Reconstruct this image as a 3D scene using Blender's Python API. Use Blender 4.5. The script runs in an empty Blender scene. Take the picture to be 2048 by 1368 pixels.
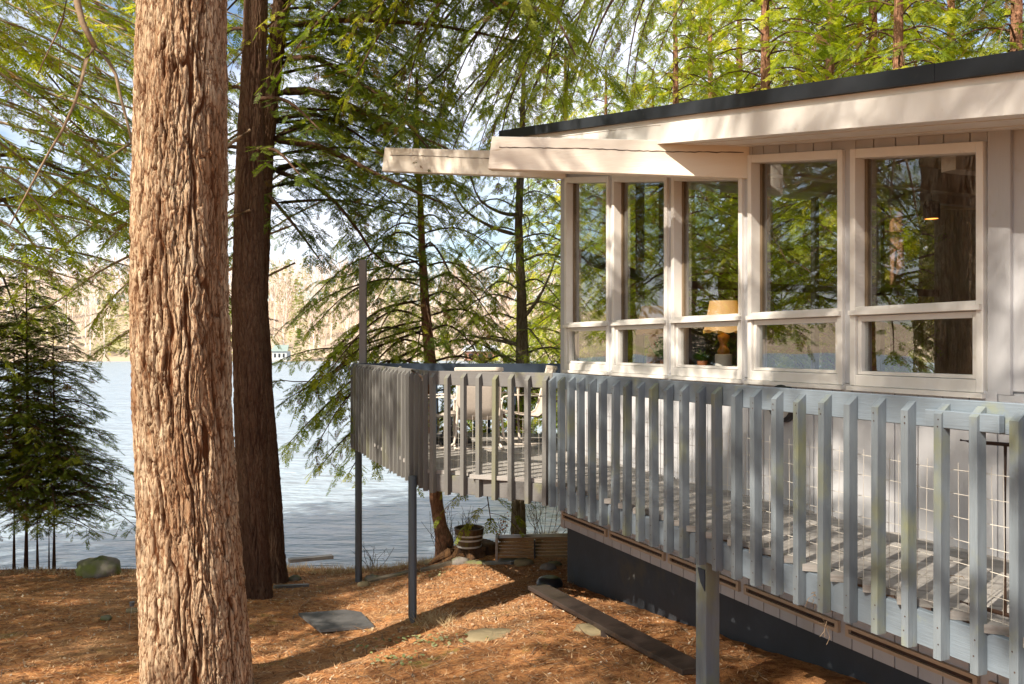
import bpy, math, random
import numpy as np
from mathutils import Vector, Matrix

R = math.radians
sc = bpy.context.scene
C = sc.collection
# ------------------------------------------------------------------ camera
F = 1700.0                                   # focal length in pixels of the 2048 px wide photograph
cam_d = bpy.data.cameras.new('camera'); cam = bpy.data.objects.new('camera', cam_d); C.objects.link(cam)
cam_d.sensor_width = 36.0; cam_d.lens = 36.0*F/2048; cam_d.shift_y = 8/2048
cam_d.clip_start = 0.05; cam_d.clip_end = 5000
cam.location = (0, 0, 0); cam.rotation_euler = (R(90), 0, 0)
sc.camera = cam
# ------------------------------------------------------------------ light
SUN_AZ, SUN_EL = 43.0, 41.0                  # light travels towards azimuth 43 deg right of the view
w = bpy.data.worlds.new('World'); sc.world = w; w.use_nodes = True
wn = w.node_tree; wn.nodes.clear()
def wnode(t): return wn.nodes.new(t)
wo = wnode('ShaderNodeOutputWorld'); wb = wnode('ShaderNodeBackground')
sky = wnode('ShaderNodeTexSky'); sky.sky_type = 'NISHITA'; sky.sun_disc = False
sky.sun_elevation = R(SUN_EL); sky.sun_rotation = R(180+SUN_AZ); sky.air_density = 1.0; sky.dust_density = 0.8; sky.ozone_density = 1.0
tc = wnode('ShaderNodeTexCoord'); mp = wnode('ShaderNodeMapping'); mp.inputs['Scale'].default_value = (1, 1, 2.2)
nz = wnode('ShaderNodeTexNoise'); nz.inputs['Scale'].default_value = 2.3; nz.inputs['Detail'].default_value = 7; nz.inputs['Roughness'].default_value = .62
cr = wnode('ShaderNodeValToRGB'); cr.color_ramp.elements[0].position = .40; cr.color_ramp.elements[1].position = .62
mx = wnode('ShaderNodeMix'); mx.data_type = 'RGBA'; mx.inputs[7].default_value = (7.4, 7.4, 7.9, 1)
wn.links.new(tc.outputs['Generated'], mp.inputs['Vector']); wn.links.new(mp.outputs[0], nz.inputs['Vector'])
wn.links.new(nz.outputs['Fac'], cr.inputs['Fac']); wn.links.new(cr.outputs['Color'], mx.inputs[0])
wn.links.new(sky.outputs['Color'], mx.inputs[6]); wn.links.new(mx.outputs[2], wb.inputs['Color'])
wn.links.new(wb.outputs[0], wo.inputs['Surface'])
wb.inputs['Strength'].default_value = 0.105
sun_d = bpy.data.lights.new('sun', 'SUN'); sun = bpy.data.objects.new('sun', sun_d); C.objects.link(sun)
sun_d.energy = 5.0; sun_d.angle = R(0.53); sun_d.color = (1.0, .91, .79)
Lv = Vector((math.sin(R(SUN_AZ))*math.cos(R(SUN_EL)), math.cos(R(SUN_AZ))*math.cos(R(SUN_EL)), -math.sin(R(SUN_EL))))
sun.rotation_euler = Lv.to_track_quat('-Z', 'Y').to_euler()
sc.view_settings.view_transform = 'Standard'; sc.view_settings.look = 'None'
sc.view_settings.exposure = 0.9; sc.view_settings.gamma = 1.0; sc.view_settings.use_curve_mapping = False
sc.render.engine = 'CYCLES'
cy = sc.cycles
cy.use_denoising = True; cy.max_bounces = 7; cy.diffuse_bounces = 3; cy.glossy_bounces = 3
cy.transparent_max_bounces = 12; cy.transmission_bounces = 4; cy.sample_clamp_indirect = 6

# ------------------------------------------------------------------ helpers
rng = np.random.default_rng(7)
random.seed(5)
def V(*a): return Vector(a)
def at(x, y, Y): return Vector(((x-1024)/F*Y, Y, (692-y)/F*Y))

def hash2(ix, iy, seed):
    h = (ix.astype(np.int64)*374761393 + iy.astype(np.int64)*668265263 + seed*974711) & 0x7fffffff
    h = (h ^ (h >> 13))*1274126177 & 0x7fffffff
    h = (h ^ (h >> 16)) & 0xffffff
    return h/float(0xffffff)
def vnoise(x, y, seed=0, perx=None):
    x = np.asarray(x, float); y = np.asarray(y, float)
    ix = np.floor(x).astype(np.int64); iy = np.floor(y).astype(np.int64)
    fx = x-ix; fy = y-iy; fx = fx*fx*(3-2*fx); fy = fy*fy*(3-2*fy)
    i1 = ix+1
    if perx: ix = ix % perx; i1 = i1 % perx
    a = hash2(ix, iy, seed); b = hash2(i1, iy, seed); c = hash2(ix, iy+1, seed); d = hash2(i1, iy+1, seed)
    return (a*(1-fx)+b*fx)*(1-fy)+(c*(1-fx)+d*fx)*fy
def fbm(x, y, seed=0, oct=4, gain=.5):
    s = 0; a = 1; t = 0
    for i in range(oct):
        s = s + a*vnoise(x*2**i, y*2**i, seed+i*17); t += a; a *= gain
    return s/t
def voro(x, y, seed, perx):
    ix = np.floor(x).astype(np.int64); iy = np.floor(y).astype(np.int64)
    f1 = np.full(x.shape, 9.0); f2 = np.full(x.shape, 9.0); cid = np.zeros(x.shape)
    for dx in (-1, 0, 1):
        for dy in (-1, 0, 1):
            cx = ix+dx; cyy = iy+dy; hx = cx % perx
            px = cx+hash2(hx, cyy, seed); py = cyy+hash2(hx, cyy, seed+5)
            d = np.hypot(px-x, py-y)
            m = d < f1
            f2 = np.where(m, f1, np.minimum(f2, d)); f1 = np.where(m, d, f1)
            cid = np.where(m, hash2(hx, cyy, seed+9), cid)
    return f1, f2, cid
def sstep(a, b, x):
    t = np.clip((x-a)/(b-a), 0, 1); return t*t*(3-2*t)

# ---- materials
def base_mat(name):
    m = bpy.data.materials.new(name); m.use_nodes = True
    nt = m.node_tree; p = nt.nodes['Principled BSDF']
    return m, nt, p
def col4(c): return (c[0], c[1], c[2], 1)
def M(name, c1, c2=None, scale=3, stretch=(1, 1, 1), rough=.75, bump=0, bscale=30, c3=None, c3scale=1.2, c3lo=.55, c3hi=.7,
      rand=.0, spec=.3, metal=0, bstretch=None, coords='Object', detail=6, c3stretch=(1, 1, 1), lo=.3, hi=.7):
    m, nt, p = base_mat(name); N = nt.nodes; L = nt.links
    p.inputs['Roughness'].default_value = rough; p.inputs['Specular IOR Level'].default_value = spec; p.inputs['Metallic'].default_value = metal
    if c2 is None: c2 = tuple(v*.8 for v in c1)
    t = N.new('ShaderNodeTexCoord'); oi = N.new('ShaderNodeObjectInfo')
    sc_ = N.new('ShaderNodeMath'); sc_.operation = 'MULTIPLY'; sc_.inputs[1].default_value = 57.3; L.new(oi.outputs['Random'], sc_.inputs[0])
    ad = N.new('ShaderNodeVectorMath'); ad.operation = 'ADD'; L.new(t.outputs[coords], ad.inputs[0]); L.new(sc_.outputs[0], ad.inputs[1])
    def noise(s, st, det=detail):
        mpn = N.new('ShaderNodeMapping'); mpn.inputs['Scale'].default_value = st; L.new(ad.outputs[0], mpn.inputs['Vector'])
        n = N.new('ShaderNodeTexNoise'); n.inputs['Scale'].default_value = s; n.inputs['Detail'].default_value = det; n.inputs['Roughness'].default_value = .6
        L.new(mpn.outputs[0], n.inputs['Vector']); return n
    def mix(fac, a, b, mode='MIX'):
        x = N.new('ShaderNodeMix'); x.data_type = 'RGBA'; x.blend_type = mode
        if hasattr(fac, 'is_output'): L.new(fac, x.inputs[0])
        else: x.inputs[0].default_value = fac
        for k, v in ((6, a), (7, b)):
            if hasattr(v, 'is_output'): L.new(v, x.inputs[k])
            else: x.inputs[k].default_value = col4(v)
        return x.outputs[2]
    def rng_(o, a, b):
        r = N.new('ShaderNodeMapRange'); r.inputs['From Min'].default_value = a; r.inputs['From Max'].default_value = b
        L.new(o, r.inputs['Value']); return r.outputs[0]
    n1 = noise(scale, stretch)
    c = mix(rng_(n1.outputs['Fac'], lo, hi), c1, c2)
    if c3 is not None:
        n3 = noise(c3scale, c3stretch, 5); c = mix(rng_(n3.outputs['Fac'], c3lo, c3hi), c, c3)
    if rand:
        r = N.new('ShaderNodeMapRange'); r.inputs['To Min'].default_value = 1-rand; r.inputs['To Max'].default_value = 1+rand
        L.new(oi.outputs['Random'], r.inputs['Value'])
        cmb = N.new('ShaderNodeCombineColor'); 
        for k in range(3): L.new(r.outputs[0], cmb.inputs[k])
        c = mix(1.0, c, cmb.outputs[0], 'MULTIPLY')
    L.new(c, p.inputs['Base Color'])
    if bump:
        nb = noise(bscale, bstretch or stretch, 8); bp = N.new('ShaderNodeBump'); bp.inputs['Strength'].default_value = bump; bp.inputs['Distance'].default_value = .01
        L.new(nb.outputs['Fac'], bp.inputs['Height']); L.new(bp.outputs[0], p.inputs['Normal'])
    return m

def leaf_mat(name, dark, mid, lightc, brown=(.16, .09, .04), trans=.5, brownfrac=.06):
    m, nt, p = base_mat(name); N = nt.nodes; L = nt.links
    a = N.new('ShaderNodeAttribute'); a.attribute_name = 'rnd'
    r = N.new('ShaderNodeValToRGB'); e = r.color_ramp.elements
    e[0].position = 0; e[0].color = col4(brown); e[1].position = 1; e[1].color = col4(lightc)
    for pos, cc in ((brownfrac, brown), (brownfrac+.02, dark), (.6, mid)):
        k = e.new(pos); k.color = col4(cc)
    L.new(a.outputs['Fac'], r.inputs['Fac'])
    t = N.new('ShaderNodeTexCoord'); n = N.new('ShaderNodeTexNoise'); n.inputs['Scale'].default_value = .9; n.inputs['Detail'].default_value = 4
    L.new(t.outputs['Object'], n.inputs['Vector'])
    mr = N.new('ShaderNodeMapRange'); mr.inputs['From Min'].default_value = .35; mr.inputs['From Max'].default_value = .65; L.new(n.outputs['Fac'], mr.inputs['Value'])
    x = N.new('ShaderNodeMix'); x.data_type = 'RGBA'; x.blend_type = 'MIX'
    L.new(mr.outputs[0], x.inputs[0]); L.new(r.outputs[0], x.inputs[6])
    mm = N.new('ShaderNodeMix'); mm.data_type = 'RGBA'; mm.blend_type = 'MULTIPLY'; mm.inputs[0].default_value = 1; mm.inputs[7].default_value = (1.25, 1.12, .7, 1)
    L.new(r.outputs[0], mm.inputs[6]); L.new(mm.outputs[2], x.inputs[7])
    p.inputs['Roughness'].default_value = .55; p.inputs['Specular IOR Level'].default_value = .35
    L.new(x.outputs[2], p.inputs['Base Color'])
    tr = N.new('ShaderNodeBsdfTranslucent')
    tm = N.new('ShaderNodeMix'); tm.data_type = 'RGBA'; tm.blend_type = 'MULTIPLY'; tm.inputs[0].default_value = 1; tm.inputs[7].default_value = (1.5, 1.5, .5, 1)
    L.new(x.outputs[2], tm.inputs[6]); L.new(tm.outputs[2], tr.inputs['Color'])
    ms = N.new('ShaderNodeMixShader'); ms.inputs[0].default_value = trans
    out = N['Material Output']; L.new(p.outputs[0], ms.inputs[1]); L.new(tr.outputs[0], ms.inputs[2]); L.new(ms.outputs[0], out.inputs['Surface'])
    return m

# ---- objects
ORG = {}
def props(o, label=None, cat=None, group=None, kind=None):
    if label: o['label'] = label
    if cat: o['category'] = cat
    if group: o['group'] = group
    if kind: o['kind'] = kind
    return o
def thing(name, label, cat, loc=(0, 0, 0), group=None):
    o = bpy.data.objects.new(name, None); C.objects.link(o); o.location = loc; o.empty_display_size = .2
    ORG[o.name] = Vector(loc)
    return props(o, label, cat, group)
class MB:
    def __init__(s): s.v = []; s.f = []; s.smooth = False
    def add(s, vs, fs):
        n = len(s.v); s.v += [tuple(p) for p in vs]; s.f += [tuple(i+n for i in f) for f in fs]; return s
    def box(s, c, size, ax=None):
        """ax: three axis vectors (default world)"""
        ax = ax or (V(1, 0, 0), V(0, 1, 0), V(0, 0, 1)); c = Vector(c)
        vs = [c+ax[0]*(size[0]/2*i)+ax[1]*(size[1]/2*j)+ax[2]*(size[2]/2*k) for i in (-1, 1) for j in (-1, 1) for k in (-1, 1)]
        return s.add(vs, [(0, 1, 3, 2), (4, 6, 7, 5), (0, 4, 5, 1), (2, 3, 7, 6), (0, 2, 6, 4), (1, 5, 7, 3)])
    def bar(s, a, b, wd, ht, up=V(0, 0, 1)):
        a = Vector(a); b = Vector(b); d = b-a; L = d.length; d.normalize(); sd = d.cross(up).normalized(); u = sd.cross(d)
        return s.box((a+b)/2, (L, wd, ht), (d, sd, u))
    def prism(s, poly, ext):
        ext = Vector(ext); n = len(poly); a = [Vector(p) for p in poly]; b = [p+ext for p in a]
        return s.add(a+b, [tuple(range(n)), tuple(range(2*n-1, n-1, -1))]+[(i, i+n, (i+1) % n+n, (i+1) % n) for i in range(n)])
    def tube(s, pts, rad, seg=8, cap=True):
        pts = [Vector(p) for p in pts]; n = len(pts)
        if not hasattr(rad, '__len__'): rad = [rad]*n
        vs = []; up = V(.13, .21, 1).normalized()
        for i, p in enumerate(pts):
            t = (pts[min(i+1, n-1)]-pts[max(i-1, 0)]).normalized()
            a = t.cross(up)
            if a.length < .1: a = t.cross(V(1, .1, 0))
            a.normalize(); b = t.cross(a)
            up = b if i == 0 else up
            for k in range(seg):
                q = 2*math.pi*k/seg; vs.append(p+a*(math.cos(q)*rad[i])+b*(math.sin(q)*rad[i]))
        fs = [(i*seg+k, i*seg+(k+1) % seg, (i+1)*seg+(k+1) % seg, (i+1)*seg+k) for i in range(n-1) for k in range(seg)]
        if cap: fs += [tuple(range(seg-1, -1, -1)), tuple((n-1)*seg+k for k in range(seg))]
        return s.add(vs, fs)
    def lathe(s, c, prof, seg=24):
        c = Vector(c); vs = []
        for r, z in prof:
            for k in range(seg):
                q = 2*math.pi*k/seg; vs.append(c+V(r*math.cos(q), r*math.sin(q), z))
        n = len(prof)
        return s.add(vs, [(i*seg+k, i*seg+(k+1) % seg, (i+1)*seg+(k+1) % seg, (i+1)*seg+k) for i in range(n-1) for k in range(seg)])
    def mesh(s, name, mat, org=(0, 0, 0), smooth=False, bevel=0):
        me = bpy.data.meshes.new(name); org = Vector(org)
        me.from_pydata([tuple(Vector(p)-org) for p in s.v], [], s.f)
        if smooth: me.polygons.foreach_set('use_smooth', [True]*len(me.polygons))
        me.materials.append(mat); me.update()
        return me
def part(name, mb, mat, parent, label=None, kind=None, smooth=False, bevel=0):
    org = ORG[parent.name]
    o = bpy.data.objects.new(name, mb.mesh(name, mat, org, smooth)); C.objects.link(o); o.parent = parent; ORG[o.name] = org
    if bevel:
        b = o.modifiers.new('bevel', 'BEVEL'); b.width = bevel; b.segments = 1; b.limit_method = 'ANGLE'
    return props(o, label, kind=kind)
def piece(name, me, parent, loc, rotz=0, scale=(1, 1, 1), rot=None):
    o = bpy.data.objects.new(name, me); C.objects.link(o); o.parent = parent
    o.location = Vector(loc)-ORG[parent.name]; o.rotation_euler = rot or (0, 0, rotz); o.scale = scale; ORG[o.name] = Vector(loc)
    return o
def single(name, mb, mat, label=None, cat=None, group=None, kind=None, smooth=False, org=(0, 0, 0)):
    o = bpy.data.objects.new(name, mb.mesh(name, mat, org, smooth)); C.objects.link(o); o.location = org
    return props(o, label, cat, group, kind)
def np_mesh(name, verts, loops, nper, mat, rnd=None, smooth=False):
    """verts (n,3); loops flat; nper corners per face (constant)"""
    me = bpy.data.meshes.new(name); nf = len(loops)//nper
    me.vertices.add(len(verts)); me.vertices.foreach_set('co', np.asarray(verts, np.float32).ravel())
    me.loops.add(len(loops)); me.loops.foreach_set('vertex_index', np.asarray(loops, np.int32))
    me.polygons.add(nf); me.polygons.foreach_set('loop_start', np.arange(nf, dtype=np.int32)*nper)
    if smooth: me.polygons.foreach_set('use_smooth', np.ones(nf, bool))
    me.update(calc_edges=True); me.validate()
    if rnd is not None:
        a = me.attributes.new('rnd', 'FLOAT', 'POINT'); a.data.foreach_set('value', np.asarray(rnd, np.float32))
    if mat: me.materials.append(mat)
    return me
def grid_mesh(name, X, Y, Z, mat, wrap=False, attr=None):
    n, m = X.shape; idx = np.arange(n*m).reshape(n, m)
    if wrap:
        a = idx[:-1]; b = np.roll(idx, -1, 1)[:-1]; c = np.roll(idx, -1, 1)[1:]; d = idx[1:]
    else: a = idx[:-1, :-1]; b = idx[:-1, 1:]; c = idx[1:, 1:]; d = idx[1:, :-1]
    loops = np.stack([a, b, c, d], -1).ravel()
    return np_mesh(name, np.stack([X, Y, Z], -1).reshape(-1, 3), loops, 4, mat, attr, True)

# ------------------------------------------------------------------ materials
m_trim = M('cream_trim_paint', (.74, .71, .66), (.68, .64, .58), 4, (1, 1, 1), .5, .15, 60, c3=(.55, .47, .36), c3scale=7, c3lo=.66, c3hi=.8, bstretch=(1, 1, .2))
m_beam = M('cream_beam_paint', (.75, .68, .58), (.68, .59, .48), 1.5, (1, 1, 5), .55, .25, 25, c3=(.36, .24, .12), c3scale=5, c3lo=.68, c3hi=.80, bstretch=(.15, .15, 3), c3stretch=(.4, .4, 3))
m_siding = M('pale_grey_siding', (.48, .475, .48), (.43, .425, .43), 2, (3, 3, .4), .65, .2, 40, bstretch=(4, 4, .15), rand=.06, c3=(.40, .35, .28), c3scale=5, c3lo=.64, c3hi=.82)
m_found = M('dark_foundation_paint', (.050, .058, .070), (.040, .044, .050), 3, (1, 1, 1), .7, .3, 25, c3=(.10, .085, .05), c3scale=1.1, c3lo=.58, c3hi=.75)
m_black = M('black_metal_edge', (.018, .022, .028), (.026, .029, .034), 2, (1, 1, 1), .55, .05, 20, spec=.3, c3=(.06, .055, .05), c3scale=20, c3lo=.66, c3hi=.8)
m_shingle = M('roof_membrane', (.04, .04, .045), (.06, .06, .06), 6, rough=.9, bump=.3)
m_slat = M('blue_grey_slat_paint', (.185, .215, .235), (.105, .125, .14), 3, (3, 3, .5), .6, .35, 50, bstretch=(4, 4, .12), rand=.16,
           c3=(.22, .225, .08), c3scale=2.6, c3lo=.55, c3hi=.82, c3stretch=(1.2, 1.2, .8))
m_slat2 = M('weathered_grey_slat_paint', (.175, .17, .155), (.125, .12, .11), 3, (3, 3, .5), .65, .35, 50, bstretch=(4, 4, .12), rand=.12,
           c3=(.24, .24, .10), c3scale=2.0, c3lo=.56, c3hi=.80, c3stretch=(1.2, 1.2, .45))
m_rail = M('blue_grey_rail_paint', (.19, .23, .265), (.15, .18, .205), 2.5, (1, 1, 2), .55, .25, 40, bstretch=(.2, .2, 3), c3=(.24, .25, .13), c3scale=4, c3lo=.62, c3hi=.8)
m_rail2 = M('weathered_grey_rail_paint', (.165, .16, .15), (.13, .122, .115), 2.5, (1, 1, 2), .6, .25, 40, bstretch=(.2, .2, 3), c3=(.22, .22, .10), c3scale=4, c3lo=.58, c3hi=.8)
m_navy = M('dark_navy_paint', (.022, .034, .052), (.030, .042, .060), 2, rough=.45, bump=.1)
m_board = M('weathered_deck_board', (.36, .34, .31), (.22, .20, .18), 2, (1, 8, 8), .62, .5, 14, bstretch=(.25, 6, 6), rand=.20, c3=(.10, .09, .07), c3scale=6, c3lo=.64, c3hi=.8)
m_post = M('grey_round_post_paint', (.13, .135, .14), (.09, .095, .10), 2, (2, 2, .4), .5, .2, 30, c3=(.15, .17, .08), c3scale=3, c3lo=.62, c3hi=.8)
m_wire = M('galvanised_wire', (.62, .58, .50), (.5, .46, .40), 20, rough=.4, spec=.5)
m_iron = M('rusty_black_iron', (.03, .022, .02), (.09, .045, .025), 12, rough=.7, bump=.3)
m_bark = None
m_cream = M('cream_powder_coat', (.66, .58, .49), (.60, .52, .43), 4, rough=.5)
m_sling = M('beige_sling_fabric', (.55, .47, .39), (.48, .41, .34), 60, (1, 1, 1), .85, .2, 200)
m_dkplastic = M('black_plastic', (.012, .014, .018), (.02, .022, .026), 5, rough=.35, spec=.5)
m_floor = M('brown_wood_floor', (.20, .12, .07), (.13, .075, .04), 3, (1, 6, 1), .35, .1, 20)
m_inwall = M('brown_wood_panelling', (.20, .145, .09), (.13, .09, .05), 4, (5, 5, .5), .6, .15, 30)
m_ceil = M('pale_wood_ceiling', (.62, .52, .34), (.52, .42, .26), 3, (5, .7, 1), .6, .1, 30)
m_leafs = [leaf_mat('hemlock_needles_deep', (.055, .09, .014), (.13, .18, .022), (.28, .31, .035), trans=.55),
           leaf_mat('hemlock_needles_sunlit', (.12, .18, .018), (.28, .34, .03), (.50, .47, .05), trans=.58),  # this and the mid copy hold sunlit yellow green in their colour
           leaf_mat('hemlock_needles_blue', (.035, .060, .030), (.06, .095, .035), (.11, .13, .04), brownfrac=.12),
           leaf_mat('hemlock_needles_mid', (.09, .14, .018), (.24, .30, .03), (.46, .44, .05), trans=.6, brownfrac=.05)]
def glass():
    m, nt, p = base_mat('window_glass'); N = nt.nodes; L = nt.links; N.remove(p)
    fr = N.new('ShaderNodeFresnel'); ge = N.new('ShaderNodeNewGeometry'); mi = N.new('ShaderNodeMix'); mi.inputs[2].default_value = 2.05; mi.inputs[3].default_value = 1/2.05
    L.new(ge.outputs['Backfacing'], mi.inputs[0]); L.new(mi.outputs[0], fr.inputs['IOR'])
    tr = N.new('ShaderNodeBsdfTransparent'); tr.inputs['Color'].default_value = (.97, .98, .97, 1)
    gl = N.new('ShaderNodeBsdfGlossy'); gl.inputs['Roughness'].default_value = .0
    t = N.new('ShaderNodeTexCoord'); n = N.new('ShaderNodeTexNoise'); n.inputs['Scale'].default_value = 1.6; n.inputs['Detail'].default_value = 1
    b = N.new('ShaderNodeBump'); b.inputs['Strength'].default_value = .12; b.inputs['Distance'].default_value = .02
    L.new(t.outputs['Object'], n.inputs['Vector']); L.new(n.outputs['Fac'], b.inputs['Height']); L.new(b.outputs[0], gl.inputs['Normal'])
    ms = N.new('ShaderNodeMixShader'); L.new(fr.outputs[0], ms.inputs[0]); L.new(tr.outputs[0], ms.inputs[1]); L.new(gl.outputs[0], ms.inputs[2])
    L.new(ms.outputs[0], N['Material Output'].inputs['Surface']); return m
m_glass = glass()

def bark_mat(name, plate, plate2, furrow, lichen=None, bscale=18):
    m, nt, p = base_mat(name); N = nt.nodes; L = nt.links
    p.inputs['Roughness'].default_value = .88; p.inputs['Specular IOR Level'].default_value = .15
    t = N.new('ShaderNodeTexCoord'); mp_ = N.new('ShaderNodeMapping'); mp_.inputs['Scale'].default_value = (1, 1, .22); L.new(t.outputs['Object'], mp_.inputs['Vector'])
    n = N.new('ShaderNodeTexNoise'); n.inputs['Scale'].default_value = bscale; n.inputs['Detail'].default_value = 9; n.inputs['Roughness'].default_value = .7; L.new(mp_.outputs[0], n.inputs['Vector'])
    n2 = N.new('ShaderNodeTexNoise'); n2.inputs['Scale'].default_value = 2.0; n2.inputs['Detail'].default_value = 4; L.new(mp_.outputs[0], n2.inputs['Vector'])
    a = N.new('ShaderNodeAttribute'); a.attribute_name = 'rnd'
    def mix(f, c1, c2, lo, hi):
        r = N.new('ShaderNodeMapRange'); r.inputs['From Min'].default_value = lo; r.inputs['From Max'].default_value = hi; L.new(f, r.inputs['Value'])
        x = N.new('ShaderNodeMix'); x.data_type = 'RGBA'; L.new(r.outputs[0], x.inputs[0])
        for k, v in ((6, c1), (7, c2)):
            if hasattr(v, 'is_output'): L.new(v, x.inputs[k])
            else: x.inputs[k].default_value = col4(v)
        return x.outputs[2]
    c = mix(n.outputs['Fac'], plate2, plate, .35, .62)
    c = mix(n2.outputs['Fac'], c, tuple((plate2[i]*.6+furrow[i]*.5) for i in range(3)), .5, .68)
    c = mix(a.outputs['Fac'], furrow, c, .15, .62)
    vo = N.new('ShaderNodeTexVoronoi'); vo.feature = 'DISTANCE_TO_EDGE'; vo.inputs['Scale'].default_value = bscale*1.5
    wv = N.new('ShaderNodeVectorMath'); wv.operation = 'MULTIPLY_ADD'; L.new(n.outputs['Color'], wv.inputs[0]); wv.inputs[1].default_value = (.07, .07, .05); L.new(mp_.outputs[0], wv.inputs[2]); L.new(wv.outputs[0], vo.inputs['Vector'])
    c = mix(vo.outputs['Distance'], tuple(v*1.3 for v in furrow), c, .0, .10)
    L.new(c, p.inputs['Base Color'])
    b0 = N.new('ShaderNodeBump'); b0.inputs['Strength'].default_value = .8; b0.inputs['Distance'].default_value = .03; L.new(vo.outputs['Distance'], b0.inputs['Height'])
    b = N.new('ShaderNodeBump'); b.inputs['Strength'].default_value = .9; b.inputs['Distance'].default_value = .022; L.new(n.outputs['Fac'], b.inputs['Height']); L.new(b0.outputs[0], b.inputs['Normal'])
    L.new(b.outputs[0], p.inputs['Normal']); return m
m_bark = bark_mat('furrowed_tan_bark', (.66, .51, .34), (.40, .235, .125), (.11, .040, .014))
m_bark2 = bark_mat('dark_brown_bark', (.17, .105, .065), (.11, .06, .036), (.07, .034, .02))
m_bark3 = bark_mat('reddish_tan_bark', (.40, .22, .13), (.27, .13, .075), (.16, .07, .04))
m_bark4 = bark_mat('pale_grey_bark', (.30, .25, .18), (.19, .16, .10), (.11, .085, .05))
m_deadwood = M('dead_branch_bark', (.33, .24, .15), (.22, .15, .09), 20, rough=.85, bump=.4, bscale=60)

# ------------------------------------------------------------------ ground, lake, sky-side hills
def shoreY(X):
    X = np.asarray(X, float)
    s = 12.5 + .9*sstep(-2, 1, X) + np.clip(X-2.2, 0, 400)*1.5 + np.clip(-7-X, 0, 300)*(-.25)
    s = s + .25*(vnoise(X*.9+3, X*0, 3)-.5)
    return np.minimum(s, 60)
def groundZ(X, Y, detail=True):
    X = np.asarray(X, float); Y = np.asarray(Y, float)
    z = -2.45-.11*(np.clip(Y, -30, 16)-5)
    z = z+.34*sstep(-2.2, .5, X)+.10*np.clip(X-3, 0, 20)
    sY = shoreY(X); d = Y-sY
    z = z+.10*np.exp(-((d+.9)/.8)**2)*sstep(-3, 0, X)
    if detail:
        z = z+.10*(fbm(X*.6, Y*.6, 11, 3)-.5)+.03*(fbm(X*3, Y*3, 12, 3)-.5)+.018*(vnoise(X*11, Y*11, 15)-.5)
    z = np.where(d > 0, z-.55*np.clip(d, 0, 3)-.02*np.clip(d-3, 0, 60), z)
    zf = -6.5
    z = np.where(Y > 30, np.maximum(np.minimum(z, -5.0), zf), z)
    far = sstep(205, 330, Y+25*np.abs(X)/200+18*(fbm(X*.012, X*0, 4, 3)-.5))
    z = z+far*(16+12*fbm(X*.01+5, Y*.01, 8, 3))
    return z
xs = np.concatenate([-np.geomspace(900, 8.5, 40), np.arange(-8, 5.01, .055), np.geomspace(5.4, 900, 40)])
ys = np.concatenate([np.linspace(-60, 3.5, 30), np.arange(4, 15.01, .055), np.geomspace(15.4, 1500, 70)])
GX, GY = np.meshgrid(xs, ys)
def ground_mat():
    m, nt, p = base_mat('pine_needle_ground'); N = nt.nodes; L = nt.links
    p.inputs['Roughness'].default_value = .95; p.inputs['Specular IOR Level'].default_value = .1
    t = N.new('ShaderNodeTexCoord')
    def noise(s, d=8, st=(1, 1, 1), rz=0):
        mp_ = N.new('ShaderNodeMapping'); mp_.inputs['Scale'].default_value = st; mp_.inputs['Rotation'].default_value = (0, 0, rz); L.new(t.outputs['Object'], mp_.inputs['Vector'])
        n = N.new('ShaderNodeTexNoise'); n.inputs['Scale'].default_value = s; n.inputs['Detail'].default_value = d; n.inputs['Roughness'].default_value = .68; L.new(mp_.outputs[0], n.inputs['Vector']); return n.outputs['Fac']
    def mix(f, c1, c2, lo, hi):
        r = N.new('ShaderNodeMapRange'); r.inputs['From Min'].default_value = lo; r.inputs['From Max'].default_value = hi; L.new(f, r.inputs['Value'])
        x = N.new('ShaderNodeMix'); x.data_type = 'RGBA'; L.new(r.outputs[0], x.inputs[0])
        for k, v in ((6, c1), (7, c2)):
            if hasattr(v, 'is_output'): L.new(v, x.inputs[k])
            else: x.inputs[k].default_value = col4(v)
        return x.outputs[2]
    c = mix(noise(9), (.20, .070, .024), (.56, .26, .098), .38, .60)
    c = mix(noise(1.1, 5), c, (.40, .24, .12), .50, .72)
    c = mix(noise(60, 3), c, (.48, .32, .19), .60, .74)
    c = mix(noise(40, 3, (1, 2.5, 1), .6), c, (.09, .04, .02), .58, .72)
    c = mix(noise(1.9, 6, rz=1), c, (.20, .21, .05), .60, .74)
    L.new(c, p.inputs['Base Color'])
    b = N.new('ShaderNodeBump'); b.inputs['Strength'].default_value = .8; b.inputs['Distance'].default_value = .03; L.new(noise(28, 9), b.inputs['Height'])
    L.new(b.outputs[0], p.inputs['Normal']); return m
GZ = groundZ(GX, GY)
jr = int(np.searchsorted(ys, 120))
g = bpy.data.objects.new('ground', grid_mesh('ground', GX[:jr+1], GY[:jr+1], GZ[:jr+1], ground_mat())); C.objects.link(g); g['kind'] = 'structure'
g = bpy.data.objects.new('far_hill', grid_mesh('far_hill', GX[jr:], GY[jr:], GZ[jr:], M('leaf_covered_hillside', (.50, .38, .28), (.40, .31, .20), .05, rough=1, c3=(.30, .30, .12), c3scale=.03))); C.objects.link(g); g['kind'] = 'structure'
def gz(x, y): return float(groundZ(np.array([x]), np.array([y]))[0])
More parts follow.
